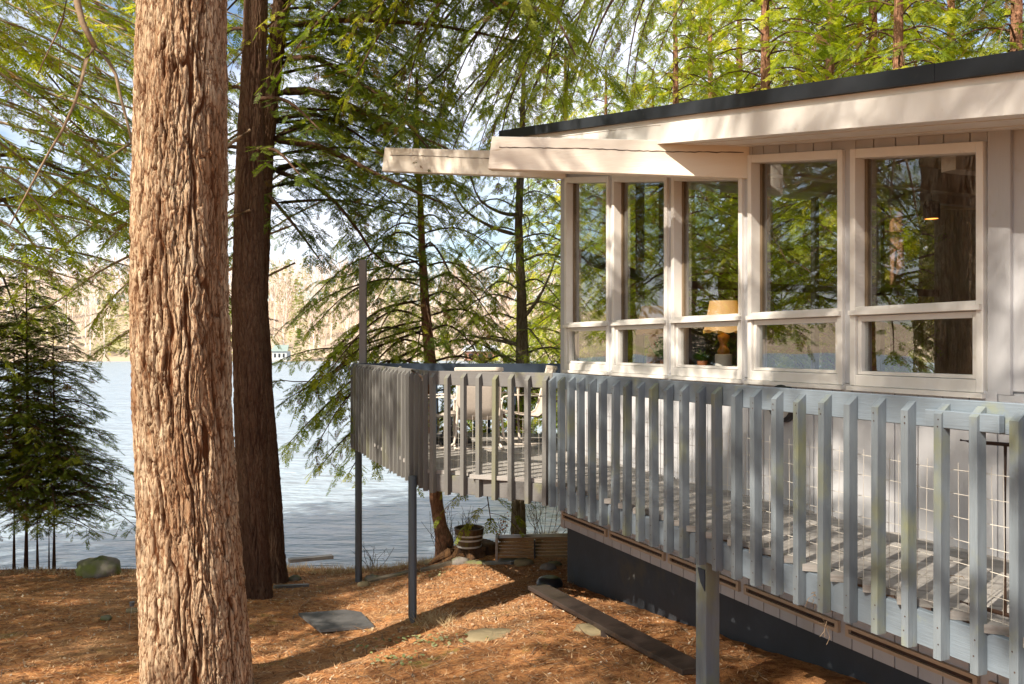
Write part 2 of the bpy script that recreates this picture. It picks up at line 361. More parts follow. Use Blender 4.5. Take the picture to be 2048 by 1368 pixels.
# lake
def water_mat():
    m, nt, p = base_mat('lake_water'); N = nt.nodes; L = nt.links
    p.inputs['Base Color'].default_value = (.30, .37, .42, 1); p.inputs['Roughness'].default_value = .28; p.inputs['IOR'].default_value = 1.33; p.inputs['Specular IOR Level'].default_value = .8
    t = N.new('ShaderNodeTexCoord'); h = None
    for s, st, a in ((1.6, (.45, 1.3, 1), 1.0), (6.0, (.4, 1.4, 1), .35), (.25, (.6, 1.2, 1), 2.0)):
        mp_ = N.new('ShaderNodeMapping'); mp_.inputs['Scale'].default_value = st; mp_.inputs['Rotation'].default_value = (0, 0, .12); L.new(t.outputs['Object'], mp_.inputs['Vector'])
        n = N.new('ShaderNodeTexNoise'); n.inputs['Scale'].default_value = s; n.inputs['Detail'].default_value = 3; L.new(mp_.outputs[0], n.inputs['Vector'])
        x = N.new('ShaderNodeMath'); x.operation = 'MULTIPLY'; x.inputs[1].default_value = a; L.new(n.outputs['Fac'], x.inputs[0])
        if h is None: h = x.outputs[0]
        else:
            ad = N.new('ShaderNodeMath'); ad.operation = 'ADD'; L.new(h, ad.inputs[0]); L.new(x.outputs[0], ad.inputs[1]); h = ad.outputs[0]
    b = N.new('ShaderNodeBump'); b.inputs['Strength'].default_value = 1; b.inputs['Distance'].default_value = .4; L.new(h, b.inputs['Height']); L.new(b.outputs[0], p.inputs['Normal'])
    return m
ZW = -4.0
mb = MB(); mb.add([(-1000, 9, ZW), (1000, 9, ZW), (1000, 420, ZW), (-1000, 420, ZW)], [(0, 1, 2, 3)])
single('lake_water', mb, water_mat(), kind='structure')

# far wooded hills (one mass)
def far_forest(n, name, mat_i, ylo, yhi, kindf):
    X = rng.uniform(-260, 330, n); Y = rng.uniform(ylo, yhi, n)
    return X, Y
def build_far():
    V_, Fq, rn = [], [], []
    # bare deciduous crowns: sprays of thin upright blades
    n = 900; X = rng.uniform(-230, 330, n); Y = 222+18*rng.random(n)**.7*6
    Zb = groundZ(X, Y, False)
    tri = []; rnd = []
    for i in range(n):
        H = rng.uniform(11, 18); k = 60
        base = np.array([X[i], Y[i], Zb[i]])
        u = rng.uniform(-1, 1, k); hh = rng.uniform(.15, .95, k); ang = rng.uniform(0, 6.28, k)
        rr = H*.26*np.sqrt(np.clip(1-((hh-.6)/.5)**2, .05, 1))*rng.random(k)**.5
        p = base+np.stack([np.cos(ang)*rr, np.sin(ang)*rr, hh*H], 1)
        d = np.stack([np.cos(ang)*.5, np.sin(ang)*.5, np.ones(k)], 1)*rng.uniform(1.2, 3.2, (k, 1))
        wv = np.stack([np.ones(k), np.zeros(k), np.zeros(k)], 1)*rng.uniform(.06, .2, (k, 1))
        tri.append(np.stack([p-wv, p+wv, p+d], 1)); rnd.append(np.repeat(rng.uniform(0, 1)*.6+rng.random(k)*.4, 3))
        tri.append(np.array([[base+[-.22, 0, 0], base+[.22, 0, 0], base+[rng.uniform(-1, 1), 0, H*.85]]])); rnd.append(np.full(3, 1.0))
    T = np.concatenate(tri).reshape(-1, 3); me = np_mesh('bare_woods', T, np.arange(len(T)), 3, None, np.concatenate(rnd))
    return me
def ramp_mat(name, cols, trans=0.2):
    m, nt, p = base_mat(name); N = nt.nodes; L = nt.links
    a = N.new('ShaderNodeAttribute'); a.attribute_name = 'rnd'; r = N.new('ShaderNodeValToRGB'); e = r.color_ramp.elements
    e[0].color = col4(cols[0]); e[1].color = col4(cols[-1])
    for i, c in enumerate(cols[1:-1]): k = e.new((i+1)/(len(cols)-1)); k.color = col4(c)
    L.new(a.outputs['Fac'], r.inputs['Fac']); L.new(r.outputs[0], p.inputs['Base Color']); p.inputs['Roughness'].default_value = .9
    if trans:
        tr = N.new('ShaderNodeBsdfTranslucent'); L.new(r.outputs[0], tr.inputs['Color']); ms = N.new('ShaderNodeMixShader'); ms.inputs[0].default_value = trans
        L.new(p.outputs[0], ms.inputs[1]); L.new(tr.outputs[0], ms.inputs[2]); L.new(ms.outputs[0], N['Material Output'].inputs['Surface'])
    return m
me = build_far(); me.materials.append(ramp_mat('hazed_twigs_far', [(.42, .29, .22), (.56, .42, .32), (.66, .54, .43), (.76, .70, .62)]))  # twig colours lightened to stand for the haze over the lake
o = bpy.data.objects.new('bare_woods', me); C.objects.link(o); o['kind'] = 'stuff'; o['label'] = 'pale leafless woods covering the hill beyond the lake'; o['category'] = 'woods'
def build_evergreens():
    n = 230; X = rng.uniform(-230, 330, n); Y = 216+rng.random(n)*90; Zb = groundZ(X, Y, False); tri = []; rnd = []
    for i in range(n):
        H = rng.uniform(7, 17); k = 260; base = np.array([X[i], Y[i], Zb[i]])
        hh = rng.random(k)**.8; ang = rng.uniform(0, 6.28, k); rr = H*.24*(1-hh)**.8*rng.uniform(.4, 1.1, k)+.3
        p = base+np.stack([np.cos(ang)*rr, np.sin(ang)*rr, .05*H+hh*H], 1)
        a = rng.uniform(-1, 1, (k, 3))*.9; b = rng.uniform(-1, 1, (k, 3))*.9; a[:, 2] *= .5; b[:, 2] *= .5
        tri.append(np.stack([p, p+a, p+b], 1)); rnd.append(np.repeat(rng.random()*.6+rng.random(k)*.4, 3))
    T = np.concatenate(tri).reshape(-1, 3); return np_mesh('evergreen_woods', T, np.arange(len(T)), 3, None, np.concatenate(rnd))
me = build_evergreens(); me.materials.append(ramp_mat('evergreen_far', [(.14, .18, .05), (.30, .31, .08), (.50, .46, .14)], .4))
o = bpy.data.objects.new('evergreen_woods', me); C.objects.link(o); o['kind'] = 'stuff'; o['label'] = 'yellow green evergreens scattered over the far shore'; o['category'] = 'woods'

# ------------------------------------------------------------------ the house
DW = V(-.398, .917, 0); ES = -DW; NO = V(-.917, -.398, 0)          # along the wall, towards the viewer, outwards
H1 = V(.577, 9.27, 0)
def wp(s, z, off=0): return H1+ES*s+NO*off+V(0, 0, z)
def roofz(P): return 2.405+.1728*((-.398*P[0]+.917*P[1])-8.75)
ZB, ZD = -1.96, -1.13
house = thing('lake_house', 'pale grey single storey lake house with slanting flat roof and tall cream framed windows', 'house', (H1.x, H1.y, -2.6))
SEND = 9.4
def wprism(mb, poly, o0, o1):
    return mb.prism([wp(s, z, o0) for s, z in poly], NO*(o1-o0))
WS = [.045+1.015*k for k in range(5)]; WWID = .95
def wtop(s):                                                      # raked window head
    P = wp(s, 0); z = 1.44+.1826*(P.y-6.415)
    return z if s > 3.0 else z-.125
ceilz = lambda s, off=0: roofz(wp(s, 0, off))-.27
# wall sheathing: lower panel, posts, header
mb = MB(); wprism(mb, [(0, ZB+.01), (SEND, ZB+.01), (SEND, -.24), (0, -.24)], -.14, -.02); part('wall_panel', mb, m_siding, house)
mb = MB(); mb.smooth = False
segs = [(0, WS[0]+.02)]+[(WS[k]+WWID-.02, WS[k+1]+.02) for k in range(4)]
for k, (a, b) in enumerate(segs):
    mb = MB(); wprism(mb, [(a-.002*k, -.24), (b, -.24), (b, ceilz(b)), (a, ceilz(a))], -.14, .004); part('wall_post', mb, m_siding, house)
for k in range(5):
    a = WS[k]+.02; b = a+WWID-.04; mb = MB(); wprism(mb, [(a, wtop(a)-.02), (b, wtop(b)-.02), (b, ceilz(b)), (a, ceilz(a))], -.14, -.016); part('window_header', mb, m_siding, house)
a = WS[4]+WWID-.02
mb = MB(); wprism(mb, [(a, -.24), (SEND, -.24), (SEND, ceilz(SEND)), (a, ceilz(a))], -.14, -.006); part('wall_panel', mb, m_siding, house)
mb = MB(); wprism(mb, [(a+.04, -.26), (a+.17, -.26), (a+.17, ceilz(a+.17)), (a+.04, ceilz(a+.04))], -.004, .018); part('trim_board', mb, m_siding, house)
mb = MB(); wprism(mb, [(a+.34, -.26), (a+.375, -.26), (a+.375, ceilz(a+.375)), (a+.34, ceilz(a+.34))], -.004, .012); part('batten', mb, m_siding, house)
mb = MB(); wprism(mb, [(-.05, ZB-.02), (.035, ZB-.02), (.035, ceilz(.035)), (-.05, ceilz(-.05))], -.10, .028); part('corner_post', mb, m_siding, house)
# siding boards below the windows: one shared plank mesh
BW = .17
pk = MB(); pk.prism([(0, 0, 0), (BW-.009, 0, 0), (BW-.009, 0, 1), (0, 0, 1)], (0, .022, 0)); pkm = pk.mesh('siding_board', m_siding)
ang = math.atan2(ES.y, ES.x)
s = .04
i = 0
while s < SEND-BW:
    top = -.245 if (s < WS[4]+WWID) else -.262
    piece('siding_board', pkm, house, wp(s, ZB, .022-.022), ang, (1, -1, top-ZB)); s += BW; i += 1
# short boards above windows 4 and 5
for s0, s1 in ((WS[3]-.02, WS[3]+WWID), (WS[4]+.0, WS[4]+WWID)):
    s = s0
    while s < s1-.05:
        mb = MB(); e = min(s+BW-.009, s1); wprism(mb, [(s, wtop(s)-.01), (e, wtop(e)-.01), (e, ceilz(e)+.01), (s, ceilz(s)+.01)], -.016, -.002); part('short_board', mb, m_siding, house); s += BW
# windows
for k in range(5):
    a = WS[k]; b = a+WWID; t = .044; O0, O1 = -.10, .032
    wt = lambda s_: wtop(s_)
    fr = MB()
    wprism(fr, [(a, -.255), (a+t, -.255), (a+t, wt(a+t)), (a, wt(a))], O0, O1)
    wprism(fr, [(b-t, -.255), (b, -.255), (b, wt(b)), (b-t, wt(b-t))], O0, O1)
    wprism(fr, [(a+t, wt(a+t)-.06), (b-t, wt(b-t)-.06), (b-t, wt(b-t)), (a+t, wt(a+t))], O0, O1-.002)
    wprism(fr, [(a+t, -.255), (b-t, -.255), (b-t, -.185), (a+t, -.185)], O0, O1-.002)
    wprism(fr, [(a+t, .195), (b-t, .195), (b-t, .25), (a+t, .25)], O0, O1-.002)
    wf = part('window', fr, m_trim, house, bevel=.003)
    sl = MB(); wprism(sl, [(a-.01, -.285), (b+.01, -.285), (b+.01, -.257), (a-.01, -.257)], -.004, .052); part('window_sill', sl, m_trim, wf)
    mr = MB(); wprism(mr, [(a+.006, .198), (b-.006, .198), (b-.006, .228), (a+.006, .228)], O1+.002, O1+.022); part('drip_rail', mr, m_trim, wf)
    sa = MB()                                                    # hinged lower sash
    i0, i1, z0, z1 = a+t+.003, b-t-.003, -.182, .192; q = .032
    for poly in ([(i0, z0), (i0+q, z0), (i0+q, z1), (i0, z1)], [(i1-q, z0), (i1, z0), (i1, z1), (i1-q, z1)], [(i0+q, z0), (i1-q, z0), (i1-q, z0+.022), (i0+q, z0+.022)], [(i0+q, z1-.036), (i1-q, z1-.036), (i1-q, z1), (i0+q, z1)]):
        wprism(sa, poly, -.045, .012)
    part('sash', sa, m_trim, wf, bevel=.002)
    st = MB()                                                    # timber stop around the fixed pane
    for poly in ([(i0, .25), (i0+.022, .25), (i0+.022, wt(i0)-.062), (i0, wt(i0)-.062)], [(i1-.022, .25), (i1, .25), (i1, wt(i1)-.062), (i1-.022, wt(i1)-.062)]):
        wprism(st, poly, -.085, -.05)
    part('glazing_stop', st, m_inwall, wf)
    p1 = MB(); wprism(p1, [(i0, .25), (i1, .25), (i1, wt(i1)-.06), (i0, wt(i0)-.06)], -.064, -.060); part('pane', p1, m_glass, wf)
    p2 = MB(); wprism(p2, [(i0+q-.004, z0+.018), (i1-q+.004, z0+.018), (i1-q+.004, z1-.032), (i0+q-.004, z1-.032)], -.022, -.018); part('pane', p2, m_glass, wf)
# vents under the deck
for k in range(7):
    a = WS[0]-.02+1.015*k; b = a+.95; z0, z1 = -1.878, -1.803; vf = MB()
    for poly in ([(a, z0), (a+.028, z0), (a+.028, z1), (a, z1)], [(b-.028, z0), (b, z0), (b, z1), (b-.028, z1)], [(a+.028, z0), (b-.028, z0), (b-.028, z0+.024), (a+.028, z0+.024)], [(a+.028, z1-.022), (b-.028, z1-.022), (b-.028, z1), (a+.028, z1)]):
        wprism(vf, poly, .023, .05)
    v = part('vent_frame', vf, M('vent_trim_paint', (.50, .40, .29), (.42, .32, .22), 5, rough=.6) if k == 0 else bpy.data.materials['vent_trim_paint'], house)
    sl = MB(); wprism(sl, [(a+.028, z0+.024), (b-.028, z0+.024), (b-.028, z1-.022), (a+.028, z1-.022)], .0235, .028); part('vent_screen', sl, m_iron, v)
# round vent behind the railing
rc = wp((9.27-6.07)/.917, -.41); mb = MB(); 
def ring_pts(r, off, n=28): return [rc+NO*off+ES*(math.cos(6.2832*i/n)*r)+V(0, 0, math.sin(6.2832*i/n)*r) for i in range(n)]
for (r0, o0), (r1, o1) in (((.135, .0), (.135, .06)), ((.135, .06), (.108, .07)), ((.108, .07), (.105, .03))):
    A = ring_pts(r0, o0); B = ring_pts(r1, o1); mb.add(A+B, [(i, (i+1) % 28, (i+1) % 28+28, i+28) for i in range(28)])
rv = part('round_vent', mb, m_dkplastic, house, smooth=True)
mb = MB(); mb.add(ring_pts(.107, .032), [tuple(range(28))]); part('vent_disc', mb, M('vent_disc_paint', (.5, .46, .42), rough=.5), rv)
# foundation
FA = V(.366, .93, 0)
mb = MB(); wprism(mb, [(-.0, -3.6), (SEND, -3.6), (SEND, ZB+.005), (0, ZB+.005)], -.2, -.03); part('foundation', mb, m_found, house)
NA = V(-.93, .366, 0)                                              # outward of the lake facade
def apr(mb, poly, o0, o1, base=H1, e=FA, n=NA): return mb.prism([base+e*s+n*o0+V(0, 0, z) for s, z in poly], n*(o1-o0))
mb = MB(); apr(mb, [(0.02, -3.9), (5, -3.9), (5, ZB+.005), (0.02, ZB+.005)], -.2, -.04); part('foundation', mb, m_found, house)
mb = MB(); apr(mb, [(0.04, ZB+.01), (5, ZB+.01), (5, -.62), (0.04, -.62)], -.12, -.0); part('wall_panel', mb, m_siding, house)
H2 = H1+FA*5; EB = V(.917, .399, 0); NBk = V(-.399, .917, 0); H3 = H2+EB*6.4
# glazed lake side: posts, rails, panes
def glazed(base, e, n, L, nb, z0=-.62):
    for k in range(nb+1):
        s0 = .05+(L-.12)*k/nb; zc = roofz(base+e*s0)-.27; mb = MB(); apr(mb, [(s0, z0), (s0+.09, z0), (s0+.09, zc), (s0, zc)], -.12, -.01, base, e, n); part('lake_window_post', mb, m_inwall, house)
    for k in range(nb):
        s0 = .05+(L-.12)*k/nb+.09; s1 = .05+(L-.12)*(k+1)/nb
        za = roofz(base+e*s0)-.275; zb = roofz(base+e*s1)-.275
        mb = MB(); apr(mb, [(s0, z0), (s1, z0), (s1, z0+.07), (s0, z0+.07)], -.10, -.02, base, e, n); apr(mb, [(s0, .95), (s1, .95), (s1, 1.08), (s0, 1.08)], -.10, -.02, base, e, n); lw = part('lake_window', mb, m_inwall, house)
        mb = MB(); apr(mb, [(s0, z0+.07), (s1, z0+.07), (s1, .95), (s0, .95)], -.062, -.058, base, e, n); part('pane', mb, m_glass, lw)
        mb = MB(); apr(mb, [(s0, 1.08), (s1, 1.08), (s1, zb), (s0, za)], -.062, -.058, base, e, n); part('pane', mb, m_glass, lw)
glazed(H1, FA, NA, 5, 3)
glazed(H2, EB, NBk, 6.4, 4, -.9)
mb = MB(); apr(mb, [(0, -3.9), (6.4, -3.9), (6.4, -.9), (0, -.9)], -.12, -.0, H2, EB, NBk); part('wall_panel', mb, m_siding, house)
H4 = wp(SEND, 0, -6.4-.0)
mb = MB(); e = (H4-H3); L_ = e.length; e.normalize(); n = V(e.y, -e.x, 0)*-1
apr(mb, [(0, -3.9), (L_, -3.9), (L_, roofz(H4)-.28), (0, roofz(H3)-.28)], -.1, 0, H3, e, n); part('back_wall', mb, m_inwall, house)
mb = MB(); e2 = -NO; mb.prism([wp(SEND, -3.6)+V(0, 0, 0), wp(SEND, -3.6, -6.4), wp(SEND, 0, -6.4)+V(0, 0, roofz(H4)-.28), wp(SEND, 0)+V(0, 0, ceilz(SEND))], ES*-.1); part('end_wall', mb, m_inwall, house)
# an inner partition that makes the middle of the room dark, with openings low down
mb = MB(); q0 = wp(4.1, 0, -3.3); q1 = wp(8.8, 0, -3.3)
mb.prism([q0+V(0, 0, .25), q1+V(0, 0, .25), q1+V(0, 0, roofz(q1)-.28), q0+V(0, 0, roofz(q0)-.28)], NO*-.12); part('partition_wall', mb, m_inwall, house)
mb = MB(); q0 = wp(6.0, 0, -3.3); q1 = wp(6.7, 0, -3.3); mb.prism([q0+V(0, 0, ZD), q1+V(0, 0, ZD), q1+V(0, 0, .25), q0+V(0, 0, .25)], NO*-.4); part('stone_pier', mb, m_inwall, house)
# floor slab
fl = [wp(0, ZD-.12, -.14), wp(SEND, ZD-.12, -.14), wp(SEND, ZD-.12, -6.4), H3+V(0, 0, ZD-.12), H2+V(0, 0, ZD-.12)]
mb = MB(); mb.prism([p+V(0, 0, 0) for p in fl], (0, 0, .12)); part('floor', mb, m_floor, house)
# roof
def rp(a, Y): return V(a-.434*Y, Y, 0)
RP = [rp(4.07, .2), rp(4.07, 9.50), rp(4.07, 9.50)+FA*5.9, V(9.8, 18.6, 0), V(11.5, 2.5, 0)]
mb = MB(); low = [p+V(0, 0, roofz(p)-.27) for p in RP]; high = [p+V(0, 0, roofz(p)-.09) for p in RP]; n = len(RP)
mb.add(low+high, [tuple(range(n)), tuple(range(2*n-1, n-1, -1))]+[(i, i+n, (i+1) % n+n, (i+1) % n) for i in range(n)]); part('roof_deck', mb, m_ceil, house)
RQ = [rp(4.02, .1), rp(4.02, 9.56), rp(4.02, 9.56)+FA*6.0, V(9.9, 18.8, 0), V(11.7, 2.4, 0)]
mb = MB(); low = [p+V(0, 0, roofz(p)-.088) for p in RQ]; high = [p+V(0, 0, roofz(p)-.012) for p in RQ]
mb.add(low+high, [tuple(range(n)), tuple(range(2*n-1, n-1, -1))]+[(i, i+n, (i+1) % n+n, (i+1) % n) for i in range(n)]); part('roof_membrane', mb, m_shingle, house)
def edge_strip(name, a, Y0, Y1, zt0, zt1, th, mat, dz=0):
    A = rp(a, Y0); B = rp(a, Y1); ext = NO*-th
    mb = MB(); mb.prism([A+V(0, 0, roofz(A)+zt0), B+V(0, 0, roofz(B)+zt0), B+V(0, 0, roofz(B)+zt1), A+V(0, 0, roofz(A)+zt1)], ext); return part(name, mb, mat, house)
de = [(.1, 4.35, 0), (4.30, 5.95, .004), (5.92, 8.75, 0), (8.70, 9.56, .004)]
for y0, y1, d in de: edge_strip('drip_edge', 4.005-d, y0, y1, -.088, .002, .012, m_black)
edge_strip('fascia_board', 4.045, .2, 9.50, -.135, -.089, .03, m_trim)
edge_strip('fascia_board', 4.03, .2, 6.62, -.285, -.130, .04, m_trim)
edge_strip('fascia_board', 4.05, 6.625, 9.50, -.283, -.136, .03, m_trim)
# lake-side fascia
for (P, e_, L_, n_) in ((rp(4.05, 9.50), FA, 5.9, NA),):
    mb = MB(); Q = P+e_*L_; mb.prism([P+V(0, 0, roofz(P)-.283), Q+V(0, 0, roofz(Q)-.283), Q+V(0, 0, roofz(Q)-.09), P+V(0, 0, roofz(P)-.09)], n_*.03); part('fascia_board', mb, m_trim, house)
# soffit boards seen from below: tongue and groove strips along the eave
for j in range(4):
    a0 = 4.085+j*.13; A = rp(a0, .4); B = rp(a0, 9.3); mb = MB()
    sg = .004*(j % 2)
    mb.prism([A+V(0, 0, roofz(A)-.277-sg), B+V(0, 0, roofz(B)-.277-sg), B-NO*.112+V(0, 0, roofz(B)-.277-sg), A-NO*.112+V(0, 0, roofz(A)-.277-sg)], (0, 0, .012)); part('soffit_board', mb, m_trim, house)
# interior ceiling beams
for k in range(5):
    q0 = wp(1.2+1.7*k, 0, -.2); q1 = wp(1.2+1.7*k, 0, -6.2); mb = MB()
    mb.prism([q0+V(0, 0, roofz(q0)-.48), q1+V(0, 0, roofz(q1)-.48), q1+V(0, 0, roofz(q1)-.275), q0+V(0, 0, roofz(q0)-.275)], ES*.1); part('ceiling_beam', mb, m_trim, house)
# the two outrigger beams
BD = V(-.93, .366, 0); BN = V(-.366, -.93, 0)
def beam(P, zb, L, inn):
    mb = MB(); A = P-BD*inn; B = P+BD*L; za = zb-.109*inn; zc = zb+.109*L; h = .276
    mb.prism([A+V(0, 0, za), B+V(0, 0, zc), B+BD*-.04+V(0, 0, zc+h), A+V(0, 0, za+h)], -BN*.095)
    bm = part('outrigger_beam', mb, m_beam, house, bevel=.006)
    ck = MB(); pts = []
    n = 60
    for i in range(n+1):
        u = i/n; p = A.lerp(B, .02+.93*u)+V(0, 0, za+(zc-za)*(.02+.93*u)+h*(.69+.012*math.sin(u*9+P.x)+.010*random.uniform(-1, 1))); pts.append(p+BN*.0015)
    vs = []
    for i, p in enumerate(pts): wd = .0028+.002*abs(math.sin(i*.7)); vs += [p-V(0, 0, wd), p+V(0, 0, wd)]
    ck.add(vs, [(2*i, 2*i+2, 2*i+3, 2*i+1) for i in range(n)]); part('drying_crack', ck, M('crack_dark', (.10, .07, .05)) if 'crack_dark' not in bpy.data.materials else bpy.data.materials['crack_dark'], bm)
beam(V(1.80, 6.44, 0), 1.27, 2.16, .0)
beam(V(.60, 9.20, 0)+NO*.02, 1.815, 2.28, .0)

# ------------------------------------------------------------------ inside
def lamp(P, label, s=1.0, ceramic=True):
    t = thing('table_lamp', label, 'table lamp', P, 'table lamps with pleated shades')
    sh = MB(); prof = []
    seg = 36; vs = []
    for j, (r, z) in enumerate(((.175, .33), (.165, .36), (.125, .56), (.118, .60))):
        for k in range(seg):
            q = 2*math.pi*k/seg; rr = r*(1+.02*math.cos(12*q)*(1 if j < 2 else .3)); vs.append(Vector(P)+V(rr*math.cos(q), rr*math.sin(q), (z+(.012*math.cos(6*q) if j == 0 else 0)))*1)
    sh.add(vs, [(i*seg+k, i*seg+(k+1) % seg, (i+1)*seg+(k+1) % seg, (i+1)*seg+k) for i in range(3) for k in range(seg)])
    part('lamp_shade', sh, m_shade, t, smooth=True)
    b = MB(); b.lathe(P, [(0, .14), (.05, .14), (.055, .17), (.035, .20), (.03, .23), (.05, .27), (.052, .30), (.02, .32), (.006, .33), (.006, .5), (0, .5)], 20); part('lamp_stem', b, m_brass, t, smooth=True)
    b = MB(); b.lathe(P, [(0, 0), (.072, 0), (.072, .135), (.065, .14), (0, .14)], 24); part('lamp_base', b, m_ceramic if ceramic else m_brass, t)
    return t
m_shade = leaf_mat('peach_lamp_shade', (.82, .58, .36), (.82, .58, .36), (.82, .58, .36), brown=(.82, .58, .36), trans=.5)
m_brass = M('amber_wood_lamp_base', (.42, .17, .04), (.30, .10, .02), 8, rough=.3, spec=.6); m_ceramic = M('white_ceramic', (.8, .77, .72), rough=.3)
for L_ in list(m_shade.node_tree.links): pass
TZ = -.21
mb = MB(); q0 = wp(.9, TZ-.04, -.2); q1 = wp(3.15, TZ-.04, -.2)
sb = thing('sideboard', 'low dark sideboard under the narrow windows carrying the lamps', 'sideboard', tuple(wp(2, ZD, -.45)))
part('table_top', MB().prism([q0, q1, q1-NO*.55, q0-NO*.55], (0, 0, .04)), m_floor, sb)
for s_ in (1.0, 1.7, 2.4):
    mb = MB(); a = wp(s_, ZD, -.24); b = wp(s_+.66, ZD, -.24); mb.prism([a, b, b-NO*.48, a-NO*.48], (0, 0, TZ-.04-ZD)); part('cabinet_door', mb, m_inwall, sb)
lamp(tuple(at(1447, 0, 7.35).xy)+(TZ+.0,), 'table lamp with peach shade on a white drum base behind the third window')
lamp(tuple(at(1307, 0, 8.35).xy)+(TZ+.0,), 'table lamp with peach shade on an amber wooden base behind the second window', ceramic=False)
def potted(P, h, label):
    t = thing('potted_plant', label, 'plant', P); b = MB(); b.lathe(P, [(0, 0), (.035, 0), (.05, .08), (.045, .08), (0, .07)], 16); part('pot', b, M('terracotta', (.45, .17, .07)) if 'terracotta' not in bpy.data.materials else bpy.data.materials['terracotta'], t)
    lv = MB()
    for i in range(60):
        q = random.uniform(0, 6.28); e = random.uniform(.2, 1.3); d = V(math.cos(q)*math.cos(e), math.sin(q)*math.cos(e), math.sin(e))*h*random.uniform(.5, 1); sd = d.cross(V(0, 0, 1)).normalized()*h*.12
        p = Vector(P)+V(0, 0, .08); lv.add([p, p+d*.5+sd, p+d, p+d*.5-sd], [(0, 1, 2, 3)])
    part('foliage', lv, M('leafy_green', (.10, .30, .03), (.06, .2, .02)) if 'leafy_green' not in bpy.data.materials else bpy.data.materials['leafy_green'], t)
potted(tuple(at(1404, 0, 7.5).xy)+(TZ,), .13, 'small round green plant in a terracotta pot beside the white based lamp')
potted(tuple(at(1330, 0, 8.1).xy)+(TZ,), .28, 'fern on the sideboard beside the amber lamp')
# tv-like dark screen behind
t = thing('television', 'black flat screen standing behind the lamp with the white base', 'television', tuple(at(1430, 0, 8.0).xy)+(TZ,))
c = at(1430, 705, 8.0); part('screen', MB().box((c.x, c.y, .0), (.62, .05, .36)), m_dkplastic, t); part('stand', MB().box((c.x, c.y, TZ+.02), (.3, .15, .03)), m_dkplastic, t)
# pendant lamp
P = at(1863, 438, 8.2); t = thing('pendant_lamp', 'glowing orange pendant lamp hanging inside behind the widest window', 'pendant lamp', tuple(P))
b = MB(); b.lathe(P, [(.065, .0), (.075, .02), (.075, .13), (.06, .17), (.0, .18)], 24); part('lamp_shade', b, M('pendant_shade', (.06, .04, .03)), t, smooth=True)
b = MB(); b.tube([P+V(0, 0, .18), V(P.x, P.y, roofz(P)-.28)], .006, 6); part('cord', b, m_dkplastic, t)
em = bpy.data.materials.new('warm_bulb'); em.use_nodes = True; pn = em.node_tree.nodes['Principled BSDF']; pn.inputs['Base Color'].default_value = (.9, .4, .1, 1); pn.inputs['Emission Color'].default_value = (1, .33, .06, 1); pn.inputs['Emission Strength'].default_value = 2.2
b = MB(); b.lathe(P, [(0, .004), (.062, .004), (.062, .03), (0, .03)], 24); part('bulb', b, em, t)
# sofa seen low behind the wide window
P = wp(5.2, ZD, -1.6); t = thing('sofa', 'beige sofa standing inside behind the widest window', 'sofa', tuple(P))
ax = (ES, NO, V(0, 0, 1)); mso = M('beige_upholstery', (.30, .22, .16), (.24, .17, .12), 6, rough=.9)
part('seat', MB().box(P+V(0, 0, .25), (1.9, .8, .4), ax), mso, t, bevel=.05); part('backrest', MB().box(P+NO*-.35+V(0, 0, .62), (1.9, .22, .65), ax), mso, t, bevel=.06)
for sgn in (-1, 1): part('armrest', MB().box(P+ES*(sgn*1.0)+V(0, 0, .35), (.2, .85, .6), ax), mso, t, bevel=.04)

# ------------------------------------------------------------------ the deck
A_ = V(.341, 7.15, 0); B_ = V(-.766, 7.80, 0); C_ = V(-2.095, 11.2, 0); D_ = V(1.25, 10.98, 0); P0 = V(3.44-.434*1.0, 1.0, 0); Wend = wp(SEND-.4, 0)
deck = thing('wooden_deck', 'raised wooden deck with blue grey slatted railing wrapping round the house', 'deck', (A_.x, A_.y, -2.5))
poly = [P0, A_, B_, C_, D_, H1, Wend]
bd = V(-.93, .366, 0); bn = V(.366, .93, 0)
def strip_intervals(c):
    xs_ = []
    for i in range(len(poly)):
        a = poly[i]; b = poly[(i+1) % len(poly)]; da = a.dot(bn)-c; db = b.dot(bn)-c
        if (da < 0) != (db < 0): p = a.lerp(b, da/(da-db)); xs_.append(p.dot(bd))
    xs_.sort(); return [(xs_[i], xs_[i+1]) for i in range(0, len(xs_)-1, 2)]
bbm = MB().box((.5, 0, 0), (1, .139, .036)).mesh('deck_board', m_board)
cmin = min(p.dot(bn) for p in poly); cmax = max(p.dot(bn) for p in poly); c = cmin+.07
rb = math.atan2(bd.y, bd.x)
k = 0
while c < cmax-.02:
    for a, b in strip_intervals(c):
        if b-a < .06: continue
        b2 = b+random.uniform(-.01, .015)-.03; a2 = a+.01
        st = bd*a2+bn*c+V(0, 0, ZD-.018+random.uniform(-.002, .002)); piece('deck_board', bbm, deck, st, rb, (b2-a2, 1, 1)); k += 1
    c += .1455
HR = .2267; RT = -HR; SB = -1.335
def seg_ax(a, b):
    e = (b-a).normalized(); n = V(e.y, -e.x, 0)
    return e, n
